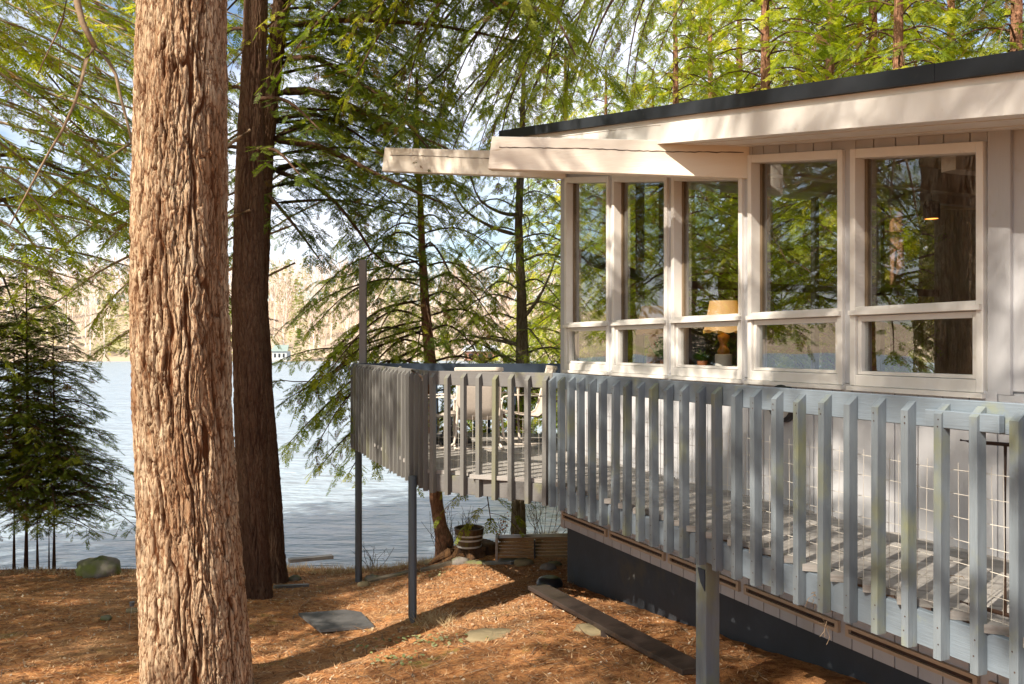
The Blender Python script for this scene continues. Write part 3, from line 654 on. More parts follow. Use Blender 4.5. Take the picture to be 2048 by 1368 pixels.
def railing(a, b, outward, n_sl, first, pitch, mat_s, mat_r, label=None, thick=.038, s_end=None):
    e = (b-a).normalized(); L = (b-a).length; n = outward
    mb = MB(); mb.box((a+b)/2-n*.02+V(0, 0, RT-.064), (L, .038, .128), (e, n, V(0, 0, 1))); part('top_rail', mb, mat_r, deck, bevel=.003)
    mb = MB(); mb.box((a+b)/2-n*.02+V(0, 0, (ZD-.04+SB+.01)/2), (L, .038, (ZD-.04)-(SB+.01)), (e, n, V(0, 0, 1))); part('rim_joist', mb, mat_r, deck, bevel=.003)
    # slat: bevelled top, shared mesh
    h = -.018+RT-SB; wd, dp = .038, (.040 if n_sl == 22 else .052)
    sm = MB(); sm.prism([(0, 0, 0), (0, -dp, 0), (0, -dp, h-.042), (0, 0, h)], (wd, 0, 0)); me_ = sm.mesh('slat', mat_s)
    # outward is local -Y: need rotation so that -Y = outward, X = e'
    rz = math.atan2(n.x, -n.y)
    for i in range(n_sl):
        s_ = first+pitch*i+random.uniform(-.004, .004)
        if s_ > L: break
        o = piece('slat', me_, deck, a+e*s_+n*.0015+V(0, 0, SB+random.uniform(-.006, .006)), 0, rot=(random.uniform(-.004, .004), random.uniform(-.006, .006), rz))
def nails(a, b, n, first, pitch, cnt, dp):
    e = (b-a).normalized(); mb = MB()
    for i in range(cnt):
        s_ = first+pitch*i
        if s_ > (b-a).length: break
        for z in (RT-.085, RT-.118, SB+.07, SB+.14):
            c = a+e*(s_+.019+random.uniform(-.006, .006))+n*(dp+.0025)+V(0, 0, z+random.uniform(-.006, .006)); vs = [c+e*(math.cos(q)*.004)+V(0, 0, math.sin(q)*.004) for q in np.linspace(0, 6.283, 7)[:-1]]; mb.add(vs, [tuple(range(6))])
    part('nail_heads', mb, m_iron, deck, kind='stuff')
e1 = (P0-A_).normalized(); n1 = V(-.917, -.399, 0)
railing(A_, P0, n1, 40, .03, .1716, m_slat, m_rail)
nails(A_, P0, n1, .03, .1716, 40, .052)
n2 = V(-.506, -.862, 0)
railing(A_, B_, n2, 8, .075, .166, m_slat2, m_rail2)
e3 = (C_-B_).normalized(); n3 = V(-e3.y, e3.x, 0)*1
if n3.x > 0: n3 = -n3
railing(B_, C_, n3, 22, .04, .170, m_slat2, m_rail2)
# far side railing: dark navy band and thin black balusters
e4 = (D_-C_).normalized(); n4 = V(0, 1, 0)
mb = MB(); mb.box((C_+D_)/2+V(0, 0, -.30), ((D_-C_).length, .04, .145), (e4, V(-e4.y, e4.x, 0), V(0, 0, 1))); part('top_rail', mb, m_navy, deck, label='dark navy rail board on the lake side')
mb = MB(); mb.box((C_+D_)/2+V(0, 0, ZD-.12), ((D_-C_).length, .04, .2), (e4, V(-e4.y, e4.x, 0), V(0, 0, 1))); part('rim_joist', mb, m_rail2, deck)
bl = MB().box((0, 0, .42), (.035, .035, .84)).mesh('baluster', m_navy)
for px in (735, 790, 835, 872, 898, 951, 978, 1029, 1054, 1090): P = at(px, 0, 11.05); piece('baluster', bl, deck, (P.x, P.y, ZD-.03))
# upright post at the far corner
P = at(726, 0, 11.3); mb = MB(); zt = 172/1700*11.3; mb.box((P.x, P.y, (zt-1.3)/2), (.09, .09, zt+1.3)); part('corner_post', mb, M('grey_beige_post', (.27, .245, .235), (.22, .20, .19), 4, (3, 3, .4), .7, .3, 40), deck, bevel=.004)
# round steel posts
def rpost(px, Y, ybase, r):
    P = at(px, 0, Y); zb = (692-ybase)/F*Y; mb = MB(); mb.tube([(P.x, P.y, zb-.25), (P.x, P.y, zb), (P.x, P.y, ZD-.1)], r, 20); part('support_post', mb, m_post, deck, smooth=True)
rpost(717, 11.25, 1175, .046); rpost(825, 8.05, 1232, .040)
P = rp(3.50, 5.27); mb = MB(); mb.box((P.x, P.y, (ZD-.04-2.75)/2-0), (.105, .105, 2.75+ZD-.04+.0), (e1, n1, V(0, 0, 1))); 
mb.v = [(x, y, z) for x, y, z in mb.v]; part('support_post', mb, m_slat, deck, bevel=.004, label='square pale blue support post')
P2 = P+n1*.056+e1*.0; mb = MB(); mb.prism([P2+e1*-.02+V(0, 0, -1.37), P2+e1*.052+V(0, 0, -1.37), P2+e1*.052+V(0, 0, -1.50), P2+e1*.01+V(0, 0, -1.455)], n1*.006); part('bracket', mb, m_navy, deck)
# joists below
for k in range(9):
    A = rp(3.54, 6.9-.62*k); mb = MB(); mb.bar((A.x, A.y, ZD-.13), Vector((A.x, A.y, ZD-.13))-NO*.98, .04, .17); part('joist', mb, m_rail2, deck)
mb = MB(); mb.bar((-1.9, 10.9, ZD-.14), (1.1, 10.7, ZD-.14), .05, .18); mb.bar((-.72, 8.0, ZD-.14), (.9, 8.4, ZD-.14), .05, .18); part('joist', mb, m_rail2, deck)
# welded wire mesh behind the slats
def wires(a, b, inn, ztop, zbot, name='wire_mesh'):
    e = (b-a).normalized(); L = (b-a).length; mb = MB(); s_ = 0; t_ = .0016
    while s_ < L:
        p = a+e*s_-inn*.012; j = random.uniform(-.006, .006); mb.tube([p+V(0, 0, zbot), p+e*j+V(0, 0, (ztop+zbot)/2), p+V(0, 0, ztop)], t_, 3, False); s_ += .052
    z = zbot
    while z <= ztop+.001:
        pts = [a+e*(L*i/24)-inn*.012+V(0, 0, z+.006*math.sin(i*1.7+z*9)) for i in range(25)]; mb.tube(pts, t_, 3, False); z += .1
    part(name, mb, m_wire, deck, kind='stuff')
wires(A_-n1*.045+e1*.1, P0-n1*.045, V(0, 0, 0), -.50, ZD+.0)
wires(A_-n2*.045, B_-n2*.045, V(0, 0, 0), -.62, ZD)
wires(B_-n3*.045, C_-n3*.045, V(0, 0, 0), -.5, ZD)
# flag bracket on the corner rail
P = at(838, 747, 7.95); fb = thing('flagpole_bracket', 'small white flagpole bracket fixed on the railing corner', 'bracket', tuple(P))
mb = MB(); mb.tube([P+V(.03, 0, -.03), P+V(-.07, -.05, .035)], [.017, .014], 12); part('socket', mb, m_cream, fb, smooth=True)
mb = MB(); mb.tube([P+V(.03, .0, -.04), P+V(.055, 0, -.01), P+V(.06, 0, .02)], [.012, .012, .016], 10); mb.box(P+V(.035, .01, -.045), (.05, .02, .05)); part('clamp', mb, m_cream, fb)
# block and iron frame near the right edge
P = rp(3.44, 3.68); Q = rp(3.44, 3.50)
iron = thing('iron_stair_gate', 'rusty iron rod gate leaning inside the railing near its right end', 'gate', (P.x, P.y, ZD))
i0 = rp(3.52, 3.66); i1 = rp(3.52, 3.28); zt = -.405; zb2 = -1.10
def Z(p, z): return V(p.x, p.y, z)
mb = MB(); mb.tube([Z(i0, zt), Z(i0.lerp(i1, .12), zt-.002), Z(i1, zt+.01)], [.005, .008, .008], 8); part('top_bar', mb, m_iron, iron)
mb = MB(); mb.tube([Z(i0, zb2), Z(i0.lerp(i1, .12), zb2), Z(i1, zb2+.01)], [.006, .009, .009], 8); part('bottom_bar', mb, m_iron, iron)
for u in (.16, .50, .84): p = i0.lerp(i1, u); mb = MB(); mb.tube([Z(p, zt), Z(p, zb2)], .0065, 8); part('rod', mb, m_iron, iron)
mb = MB(); a = rp(3.415, 3.70); b = rp(3.415, 3.38); mb.bar(Z(a, RT-.085), Z(b, RT-.085), .036, .075); part('rail_block', mb, m_rail, deck, bevel=.003)

# ------------------------------------------------------------------ deck furniture
def sling_chair(P, rz, label, copy=None):
    t = thing('patio_chair', label, 'patio chair', (0, 0, 0), 'sling patio chairs on the deck'); 
    for sx in (-1, 1):
        x = .27*sx
        mb = MB(); mb.tube([(x, .30, .62), (x, -.16, .65), (x, -.26, .62), (x, -.29, .52), (x, -.27, .2), (x, -.25, .08), (x, -.19, .03), (x, -.10, .018), (x, .36, .018)], .014, 8); part('side_frame', mb, m_cream, t, smooth=True)
        mb = MB(); mb.tube([(x*.92, -.26, .42), (x*.92, .16, .36), (x*.92, .24, .42), (x*.92, .38, .98)], .013, 8); part('seat_rail', mb, m_cream, t, smooth=True)
    sl = MB(); prof = [(-.27, .44), (-.20, .435), (0, .375), (.14, .36), (.22, .40), (.27, .52), (.33, .76), (.38, .98)]
    vs = []; 
    for y, z in prof:
        for i in range(5): vs.append((-.245+.49*i/4, y, z-.012*(1-abs(i-2)/2)))
    sl.add(vs, [(j*5+i, j*5+i+1, (j+1)*5+i+1, (j+1)*5+i) for j in range(len(prof)-1) for i in range(4)]); s_ = part('sling', sl, m_sling, t, smooth=True)
    so = s_.modifiers.new('thick', 'SOLIDIFY'); so.thickness = .006
    mb = MB(); mb.box((0, .385, .985), (.56, .025, .05)); part('head_bar', mb, m_cream, t, bevel=.01)
    for y in (-.1, .34): mb = MB(); mb.tube([(-.27, y, .018), (.27, y, .018)], .011, 6); part('cross_bar', mb, m_cream, t)
    t.location = P; t.rotation_euler = (0, 0, rz); t.scale = (.95, .95, .89); return t
def fz(px, Y): P = at(px, 0, Y); return (P.x, P.y, ZD+.001)
sling_chair(fz(955, 9.55), R(185), 'beige sling patio chair in the middle with its back to the railing')
sling_chair(fz(865, 9.5), R(95), 'beige sling patio chair at the left end of the table')
sling_chair(fz(1042, 9.9), R(-80), 'beige sling patio chair at the right end near the house')
tb = thing('patio_table', 'cream framed patio table with thin top behind the slats', 'table', fz(940, 10.35)); P = Vector(fz(940, 10.35))
part('table_top', MB().box(P+V(0, 0, .70), (1.35, .8, .03)), m_cream, tb, bevel=.008)
for i in (-1, 1):
    for j in (-1, 1): mb = MB(); mb.tube([P+V(.58*i, .33*j, .69), P+V(.60*i, .34*j, .0)], .02, 8); part('leg', mb, m_cream, tb)
P = Vector(fz(900, 9.95)); ub = thing('umbrella_base', 'round black umbrella base standing on the deck boards', 'umbrella base', tuple(P))
b = MB(); b.lathe(P, [(.0, .0), (.25, .0), (.25, .04), (.21, .075), (.07, .11), (.03, .13), (.03, .30), (0, .30)], 28); part('base', b, m_dkplastic, ub, smooth=True)
for sx in (-1, 1): mb = MB(); mb.tube([P+V(.03*sx, 0, .20), P+V(.07*sx, 0, .16), P+V(.09*sx, 0, .09)], .01, 6); part('handle', mb, m_dkplastic, ub)

# ------------------------------------------------------------------ trees
def trunk_mesh(name, path, mat, nu_front, nv, depth, cellw, cellh, seed, flare=0, hi_top=3.0, back=24):
    """path: list of (z, cx, cy, r). high relief on the side towards the viewer."""
    path = sorted(path); zz = np.array([p[0] for p in path]); cx = np.array([p[1] for p in path]); cyy = np.array([p[2] for p in path]); rr = np.array([p[3] for p in path])
    zs = np.concatenate([np.linspace(zz[0], min(hi_top, zz[-1]), nv), np.linspace(hi_top, zz[-1], 24)[1:] if zz[-1] > hi_top else []])
    th = np.concatenate([np.linspace(math.pi*.93, math.pi*2.07, nu_front), np.linspace(math.pi*2.07, math.pi*2.93, back+2)[1:-1]])
    T, Zg = np.meshgrid(th, zs)
    rad = np.interp(Zg, zz, rr); X0 = np.interp(Zg, zz, cx); Y0 = np.interp(Zg, zz, cyy)
    ncell = max(6, int(2*math.pi*np.mean(rr)/cellw)); U = T/(2*math.pi)*ncell; Vv = Zg/cellh
    wob = 1.2*(fbm(U*.7, Vv*1.7, seed+33, 2)-.5)
    Uw = U+.9*(fbm(U*.35, Vv*.8, seed+1, 2)-.5)+.45*(fbm(U*.9, Vv*3.2, seed+2, 3)-.5); Vw = Vv+.8*(vnoise(U*1.2, Vv*.6, seed+3)-.5)
    c1 = np.abs(fbm(Uw*.60, Vw*.26, seed+5, 3)-.5)                 # long wandering furrows
    c2 = np.abs(fbm(Uw*1.15+7, Vw*.8, seed+6, 3)-.5)
    f1, f2, cid = voro(Uw*1.1, Vw*1.0+.5*np.sin(U), seed, 10**6); c3_ = f2-f1
    crack = sstep(.0, .045, c1)*(.35+.65*sstep(.0, .035, c2))*(.55+.45*sstep(.0, .13, c3_)); crack2 = fbm(U*2.4+wob, Vv*3.6, seed+9, 4)
    d = depth*(1.45*crack+.55*cid*crack+1.3*(crack2-.5)+.25*(fbm(U*5, Vv*14, seed+7, 3)-.5)+1.1*(fbm(U*.3, Vv*.22, seed+8, 2)-.5)-.9)
    big = rad*.05*(vnoise(T*3/math.pi*2, Zg*.8, seed+60)-.5)
    Rr = rad+d+big
    if flare:
        k = np.clip((zz[0]+1.1-Zg)/1.1, 0, 1)**2; Rr = Rr*(1+flare*k*(.4+.6*np.cos(5*T+1.3)**2))
    me_ = grid_mesh(name, X0+Rr*np.cos(T), Y0+Rr*np.sin(T), Zg, mat, wrap=True, attr=np.clip(crack*.75+.5*(crack2-.3), 0, 1).ravel())
    return me_

def templates():
    out = []
    for sd in range(5):
        r = np.random.default_rng(100+sd); q = []
        n = 11
        for i in range(n):
            x = .06+.86*i/(n-1)
            for sgn in (-1, 1):
                if r.random() < .08: continue
                l = (.34*(1-.62*x)+.04)*r.uniform(.75, 1.15)*(1 if x > .15 else .7); a = R(r.uniform(42, 62)); w_ = .027*r.uniform(.8, 1.2)+.006
                dx, dy = math.cos(a)*l, sgn*math.sin(a)*l; nx, ny = -math.sin(a)*sgn*w_, math.cos(a)*w_; zt = -.10*l*r.uniform(0, 2.2); xx = x+r.uniform(-.02, .02)
                q.append([(xx, 0, 0), (xx+dx*.45+nx*sgn, dy*.45+ny*sgn, zt*.4), (xx+dx, dy, zt), (xx+dx*.45-nx*sgn, dy*.45-ny*sgn, zt*.4)])
        q.append([(0, -.006, 0), (.7, -.018, -.01), (1.05, 0, -.04), (.7, .018, -.01)])
        out.append(np.array(q, float).reshape(-1, 3))
    return out
TPL = templates()
class Crown:
    def __init__(s, seed): s.r = np.random.default_rng(seed); s.p = []; s.d = []; s.u = []; s.sc = []; s.h = []; s.w = MB()
    def branch(s, pts, r0, sub=.22, frac=.42, spray=.30, start=.22, step=.14, hue=None, dens=1.0, droop=.25, wood=True, maxsub=1.3):
        """pts: control points (2..5) of a limb; grows side shoots and needle sprays along it"""
        r = s.r; P = [np.array(p, float) for p in pts]; n = 10
        cum = np.concatenate([[0], np.cumsum([np.linalg.norm(P[i+1]-P[i]) for i in range(len(P)-1)])]); L = cum[-1]; arr = np.array(P)
        def pos(t):                                     # smooth interpolation
            x = t*L; k = min(len(P)-2, int(np.searchsorted(cum, x, 'right')-1)); f = (x-cum[k])/max(cum[k+1]-cum[k], 1e-6)
            a = P[max(k-1, 0)]; b = P[k]; c_ = P[k+1]; d_ = P[min(k+2, len(P)-1)]
            return .5*((2*b)+(-a+c_)*f+(2*a-5*b+4*c_-d_)*f*f+(-a+3*b-3*c_+d_)*f**3)
        line = [pos(i/n) for i in range(n+1)]
        if wood: s.w.tube([Vector(p) for p in line], [r0*(1-.85*i/n)+.003 for i in range(n+1)], 5, False)
        if hue is None: hue = r.random()
        t = start; side = 1
        while t < 1:
            p = pos(t); tg = pos(min(t+.02, 1))-pos(t-.02); tg /= np.linalg.norm(tg)+1e-9
            h = np.array([tg[0], tg[1], 0]); h /= np.linalg.norm(h)+1e-9; sd = np.array([-h[1], h[0], 0])*side; side = -side
            a = R(r.uniform(38, 68)); dirn = tg*math.cos(a)+sd*math.sin(a); dirn[2] += r.uniform(-.12, .10)
            l = min(maxsub, L*frac*(1-.8*t)+.12)*r.uniform(.6, 1.15)
            if r.random() < dens:
                m = max(2, int(l/step)); q = p.copy(); q2 = None; wpts = [Vector(p)]
                for j in range(m+1):
                    f = j/m; dd = dirn+np.array([0, 0, -droop*2.2*f]); dd /= np.linalg.norm(dd); q = q+dd*(l/m)
                    wpts.append(Vector(q)); ds = np.array([-dd[1], dd[0], 0])
                    for kk in ((-1, 1) if j < m else (0,)):
                        b = R(r.uniform(25, 60))*kk; dv = dd*math.cos(b)+ds*math.sin(b)*1.0; dv[2] -= r.uniform(0, droop*1.4)
                        s.p.append(q-dd*.02); s.d.append(dv); s.u.append((r.normal(0, .28), r.normal(0, .28), 1)); s.sc.append(spray*r.uniform(.6, 1.15)*(1-.25*f)); s.h.append(np.clip(hue*.45+r.random()*.55, 0, 1) if r.random() > .05 else 0)
                if wood: s.w.tube(wpts[::2] if len(wpts) > 4 else wpts, [.2*r0*(1-t)+.004]+[.0035]*(len(wpts[::2] if len(wpts) > 4 else wpts)-1), 3, False)
            t += sub/L*r.uniform(.7, 1.3)
        for kk in (-1, 0, 1):
            s.p.append(pos(.97)); b = R(35*kk); tg2 = np.array([tg[0]*math.cos(b)-tg[1]*math.sin(b), tg[0]*math.sin(b)+tg[1]*math.cos(b), tg[2]-.1]); s.d.append(tg2); s.u.append((0, 0, 1)); s.sc.append(spray); s.h.append(hue)
    def mesh(s, name, mat):
        p = np.array(s.p); d = np.array(s.d); u = np.array(s.u); sc_ = np.array(s.sc); h = np.array(s.h)
        d /= np.linalg.norm(d, axis=1)[:, None]; side = np.cross(u, d); side /= np.linalg.norm(side, axis=1)[:, None]+1e-9; up = np.cross(d, side)
        tid = s.r.integers(0, len(TPL), len(p)); VV = []; RR = []
        for k, tp in enumerate(TPL):
            m = tid == k
            if not m.any(): continue
            v = p[m][:, None]+sc_[m][:, None, None]*(tp[None, :, :1]*d[m][:, None]+tp[None, :, 1:2]*side[m][:, None]+tp[None, :, 2:]*up[m][:, None])
            VV.append(v.reshape(-1, 3)); RR.append(np.repeat(h[m], len(tp)))
        v = np.concatenate(VV); return np_mesh(name, v, np.arange(len(v)), 4, mat, np.concatenate(RR))
TRI = [0]
def obj_from(name, me_, parent=None, loc=(0, 0, 0)):
    o = bpy.data.objects.new(name, me_); C.objects.link(o); o.location = loc
    if parent: o.parent = parent
    return o
def wood_obj(name, mb, mat, parent):
    me_ = mb.mesh(name, mat, (0, 0, 0), True); a = me_.attributes.new('rnd', 'FLOAT', 'POINT'); a.data.foreach_set('value', np.random.default_rng(1).random(len(me_.vertices)).astype(np.float32)*.6+.3)
    return obj_from(name, me_, parent)
def auto_branches(cr, base, H, crown0, Lb, Lt, nb, seed, droop=.25, rise=.15, sub=.26, spray=.32, step=.17, r0=.03, cx=None, dens=1.0, azlim=None, power=1.0):
    r = np.random.default_rng(seed)
    for i in range(nb):
        f = (i+r.random())/nb; z = crown0+(H-crown0)*f; L = (Lb*(1-f)**power+Lt*(1-(1-f)**power))*r.uniform(.65, 1.1); q = i*2.4+r.uniform(-.5, .5)
        if azlim: q = r.uniform(*azlim)
        b = np.array(cx(z)) if cx else np.array([base[0], base[1], z]); h = np.array([math.cos(q), math.sin(q), 0]); bend = np.array([-h[1], h[0], 0])*L*r.uniform(-.15, .15)
        cr.branch([b, b+h*L*.35+bend*.5+[0, 0, L*rise*.6], b+h*L*.7+bend+[0, 0, L*(rise*.4-droop*.35)], b+h*L+bend*.8+[0, 0, -L*droop]], r0*(1-.6*f), sub=sub, spray=spray, step=step, droop=droop, dens=dens)

def turned(t, objs, turns):
    """more of the same limbs round the same trunk"""
    for deg, dz in turns:
        Rm = Matrix.Rotation(R(deg), 3, 'Z')
        for q in objs:
            o = q.copy(); C.objects.link(o); o.parent = t; o.rotation_euler = (0, 0, R(deg)); o.location = Rm @ (-Vector(t.location))+V(0, 0, dz)
# --- big foreground trunk
Yt = 6.3
def tp(y, xl, xr, Y): z = (692-y)/F*Y; return (z, ((xl+xr)/2-1024)/F*Y, Y, (xr-xl)/2/F*Y)
t1 = thing('hemlock_tree', 'huge foreground tree trunk with deeply furrowed sunlit tan bark', 'tree', ((395-1024)/F*Yt, Yt, -2.6))
path = [(-3.0, -2.32, Yt, .44)]+[(lambda q: (q[0], q[1], q[2], q[3]-.018))(tp(*a, Yt)) for a in ((1368, 290, 500), (1180, 284, 488), (1000, 280, 474), (800, 272, 462), (600, 268, 455), (450, 268, 452), (250, 274, 450), (0, 284, 451))]+[(4.5, -2.42, Yt, .29), (9, -2.35, Yt, .22), (14, -2.3, Yt, .08)]
me_ = trunk_mesh('trunk', path, m_bark, 270, 540, .019, .044, .30, 3, .10, 2.75)
o = obj_from('trunk', me_); o.parent = t1; o.location = -t1.location
cr_ = Crown(31); auto_branches(cr_, (-2.35, 6.3), 14, 6.2, 3.0, .8, 34, 9, sub=.36, step=.24, spray=.42, r0=.05)
for nm, me_ in (('crown', cr_.mesh('crown', m_leafs[0])),): o = obj_from(nm, me_, t1, -t1.location)
o = wood_obj('branches', cr_.w, m_bark2, t1); o.location = -t1.location
mb = MB(); P = at(285, 476, Yt-.2); 
mb.lathe(P, [(.0, -.0), (.001, 0)], 4)

# --- the two dark trunks behind
def trunk_thing(name, label, cat, edges, Y, mat, top, seed, depth=.012, cellw=.035, cellh=.22, nu=90, nv=260, group=None, flare=.25, zbase=None):
    path = [tp(*a, Y) for a in edges]; b = min(path); z0 = b[0]
    path = [(z0-.3, b[1], Y, b[3]*1.06)]+path+top
    t = thing(name, label, cat, (b[1], Y, z0), group); me_ = trunk_mesh('trunk', path, mat, nu, nv, depth, cellw, cellh, seed, flare, (692/F)*Y+.3, 16)
    obj_from('trunk', me_, t, -t.location); return t, path
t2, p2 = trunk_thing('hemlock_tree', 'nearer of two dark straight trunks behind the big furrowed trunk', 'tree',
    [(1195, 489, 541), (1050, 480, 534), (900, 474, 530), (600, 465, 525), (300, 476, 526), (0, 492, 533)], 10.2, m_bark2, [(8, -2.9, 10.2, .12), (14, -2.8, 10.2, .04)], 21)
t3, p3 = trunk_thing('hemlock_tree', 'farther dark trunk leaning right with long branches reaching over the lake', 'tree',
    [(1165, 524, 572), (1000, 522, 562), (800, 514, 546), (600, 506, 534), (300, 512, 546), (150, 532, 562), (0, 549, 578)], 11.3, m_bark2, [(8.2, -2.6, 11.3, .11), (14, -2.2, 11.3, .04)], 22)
def pts(*a): return [at(x, y, Y) for x, y, Y in a]
c3 = Crown(5)
B3 = [([(540, 55, 11.3), (700, 40, 11), (880, 52, 10.8), (1046, 85, 10.5)], .045, 1), ([(530, 105, 11.3), (625, 75, 11.6), (730, 61, 12)], .035, 1),
      ([(555, 131, 11.3), (625, 114, 11), (765, 197, 10.5), (860, 300, 10.2)], .04, 1), ([(548, 190, 11.3), (625, 182, 11.2), (775, 245, 11), (900, 300, 10.8)], .06, 1.2),
      ([(538, 241, 11.3), (647, 232, 11.8), (760, 300, 12.2)], .035, 1), ([(532, 275, 11.3), (647, 296, 11.1), (757, 350, 11), (888, 408, 10.9)], .06, 1.3),
      ([(528, 333, 11.3), (638, 377, 11.5), (704, 443, 11.7), (757, 517, 12), (836, 548, 12.2)], .035, .8),
      ([(528, 380, 11.3), (580, 440, 11), (640, 520, 10.8)], .03, .8), ([(545, 15, 11.3), (640, -30, 11), (760, -20, 10.6), (900, 10, 10)], .05, 1.1),
      ([(552, -20, 11.3), (700, -90, 11), (900, -60, 10), (1010, 30, 9.4)], .06, 1.1), ([(556, -80, 11.3), (750, -160, 10.6), (950, -100, 9.6), (1100, 20, 8.8), (1150, 110, 8.5)], .05, 1.1),
      ([(534, 290, 11.3), (600, 250, 12.4), (700, 260, 13.4)], .03, 1), ([(530, 350, 11.3), (600, 330, 12.4), (690, 400, 13.2)], .03, 1)]
for b, r0, d in B3: c3.branch(pts(*b), r0, sub=.13, frac=.38, spray=.25, step=.11, start=.12, droop=.2, dens=.95, maxsub=1.0)
for k in range(14):                                    # extra fine limbs to fill between
    y0 = -10+32*k; x1 = random.uniform(650, 900); c3.branch(pts((545, y0, 11.4), ((545+x1)/2, y0+random.uniform(-30, 10), 12.2), (x1, y0+random.uniform(20, 110), 13)), .022, sub=.2, frac=.34, spray=.26, step=.14, droop=.2)
auto_branches(c3, (-2.5, 11.3), 14, 4.6, 3.2, .8, 24, 77, sub=.36, step=.24, spray=.40)
obj_from('crown', c3.mesh('crown', m_leafs[0]), t3, -t3.location); o = wood_obj('branches', c3.w, m_bark2, t3); o.location = -t3.location
turned(t3, [q for q in t3.children if 'crown' in q.name], ((-9, .3),))
c2 = Crown(6)
for x1, y0, y1, yy in ((600, 300, 350, 9.4), (420, 60, 100, 11), (400, 180, 260, 11.4), (380, 300, 380, 12), (560, 60, 150, 12.4), (640, 200, 260, 9.6)):
    c2.branch(pts((500, y0, 10.2), ((500+x1)/2, y0, (10.2+yy)/2), (x1, y1, yy)), .03, sub=.2, frac=.4, spray=.25, step=.14)
auto_branches(c2, (-3, 10.2), 14, 4.6, 3.4, .8, 26, 78, sub=.36, step=.24, spray=.40)
obj_from('crown', c2.mesh('crown', m_leafs[0]), t2, -t2.location); o = wood_obj('branches', c2.w, m_bark2, t2); o.location = -t2.location

# --- middle trees on the bank
m1, pm = trunk_thing('hemlock_tree', 'slim reddish brown hemlock with curved foot growing behind the deck', 'tree',
    [(1078, 872, 906), (1050, 868, 893), (1000, 860, 884), (900, 856, 880), (725, 850, 872), (600, 841, 858), (500, 838, 851), (380, 835, 845)], 13.0, m_bark3, [(3.0, -1.47, 13, .04), (4.2, -1.45, 13, .012)], 23, nu=40, nv=120, depth=.008, flare=.1)
cm = Crown(8); auto_branches(cm, (-1.38, 13), 4.3, -1.55, 2.6, .5, 62, 41, sub=.17, step=.13, spray=.24, r0=.022, cx=lambda z: [np.interp(z, [-3, 0, 2.4, 7], [-1.1, -1.28, -1.43, -1.4]), 13, z], droop=.38, rise=.12)
for b in ([(848, 600, 13), (760, 620, 12.8), (680, 690, 12.5), (610, 800, 12.2)], [(850, 640, 13), (760, 665, 12.6), (670, 740, 12.2), (570, 800, 12)], [(852, 690, 13), (770, 730, 12.6), (690, 800, 12.2), (640, 880, 12)],
          [(845, 560, 13), (760, 560, 13.2), (660, 590, 13.4), (590, 640, 13.6)], [(855, 700, 13), (790, 740, 12.8), (730, 830, 12.6), (750, 905, 12.6)], [(848, 520, 13), (740, 540, 13.6), (650, 560, 14)],
          [(848, 660, 13), (740, 700, 12.4), (640, 760, 12.2), (560, 760, 12)], [(850, 650, 13), (720, 690, 13), (620, 700, 13), (560, 720, 13)]):
    cm.branch(pts(*b), .02, sub=.15, frac=.36, spray=.24, step=.12, droop=.34)
obj_from('crown', cm.mesh('crown', m_leafs[3]), m1, -m1.location); o = wood_obj('branches', cm.w, m_bark2, m1); o.location = -m1.location
m2, pm = trunk_thing('bank_tree', 'grey green barked tree standing between the barrel planter and the house corner', 'tree',
    [(1072, 1022, 1052), (1000, 1024, 1049), (900, 1028, 1054), (725, 1032, 1057), (600, 1034, 1052), (450, 1030, 1044), (360, 1034, 1047)], 13.1, m_bark4, [(3.4, .16, 13.1, .04), (4.6, .2, 13.1, .012)], 24, nu=40, nv=120, depth=.008, flare=.1)
cm2 = Crown(18); auto_branches(cm2, (.1, 13.1), 4.8, -1.2, 2.0, .5, 46, 43, sub=.19, step=.14, spray=.23, r0=.018, droop=.35, rise=.15)
for b in ([(1034, 470, 13.1), (985, 455, 13), (930, 420, 13), (900, 370, 13)], [(1036, 430, 13.1), (1000, 425, 12.6), (960, 400, 12.4), (940, 350, 12.2)], [(1044, 640, 13.1), (1075, 600, 12.9), (1100, 550, 12.8), (1110, 520, 12.8)], [(1040, 690, 13.1), (990, 680, 12.9), (930, 670, 12.9)]):
    cm2.branch(pts(*b), .035, sub=.35, frac=.25, spray=.2, start=.5)
obj_from('crown', cm2.mesh('crown', m_leafs[1]), m2, -m2.location); o = wood_obj('branches', cm2.w, m_bark4, m2); o.location = -m2.location

# --- generic whole hemlocks, three shapes; every tree of the wood is a copy with its own size and turn
GEN = []
for gi, (seed, leaf, nb) in enumerate(((201, 0, 96), (202, 1, 100), (203, 1, 84), (204, 1, 14))):
    g_ = Crown(seed); auto_branches(g_, (0, 0), 16, 2.6+gi*.6, 3.6, .7, nb, seed, sub=.27 if gi < 3 else .2, step=.19, spray=.42, r0=.034, droop=.28, rise=.16)
    path = [(-.6, 0, 0, .24), (0, 0, 0, .21), (2, .02, 0, .18), (6, .06, .04, .145), (11, -.03, 0, .09), (16, 0, 0, .02)]
    tm = trunk_mesh('trunk', path, m_bark3, 34, 160, .01, .04, .22, seed, .3, 14, 14)
    wm = g_.w.mesh('branches', m_bark2, (0, 0, 0), True); a = wm.attributes.new('rnd', 'FLOAT', 'POINT'); a.data.foreach_set('value', np.full(len(wm.vertices), .6, np.float32))
    GEN.append((g_.mesh('crown', m_leafs[leaf]), tm, wm))
def wood_tree(gi, X, Y, s, rz, label, group=None, name='hemlock_tree', zb=None, crown_idx=None):
    z = gz(X, Y) if zb is None else zb; t = thing(name, label, 'tree', (X, Y, z), group); t.scale = (s, s, s); t.rotation_euler = (0, 0, rz)
    for nm, me_ in zip(('crown', 'trunk', 'branches'), GEN[gi]): o = bpy.data.objects.new(nm, me_); C.objects.link(o); o.parent = t
    return t
def atx(px, Y): return ((px-1024)/F*Y, Y)
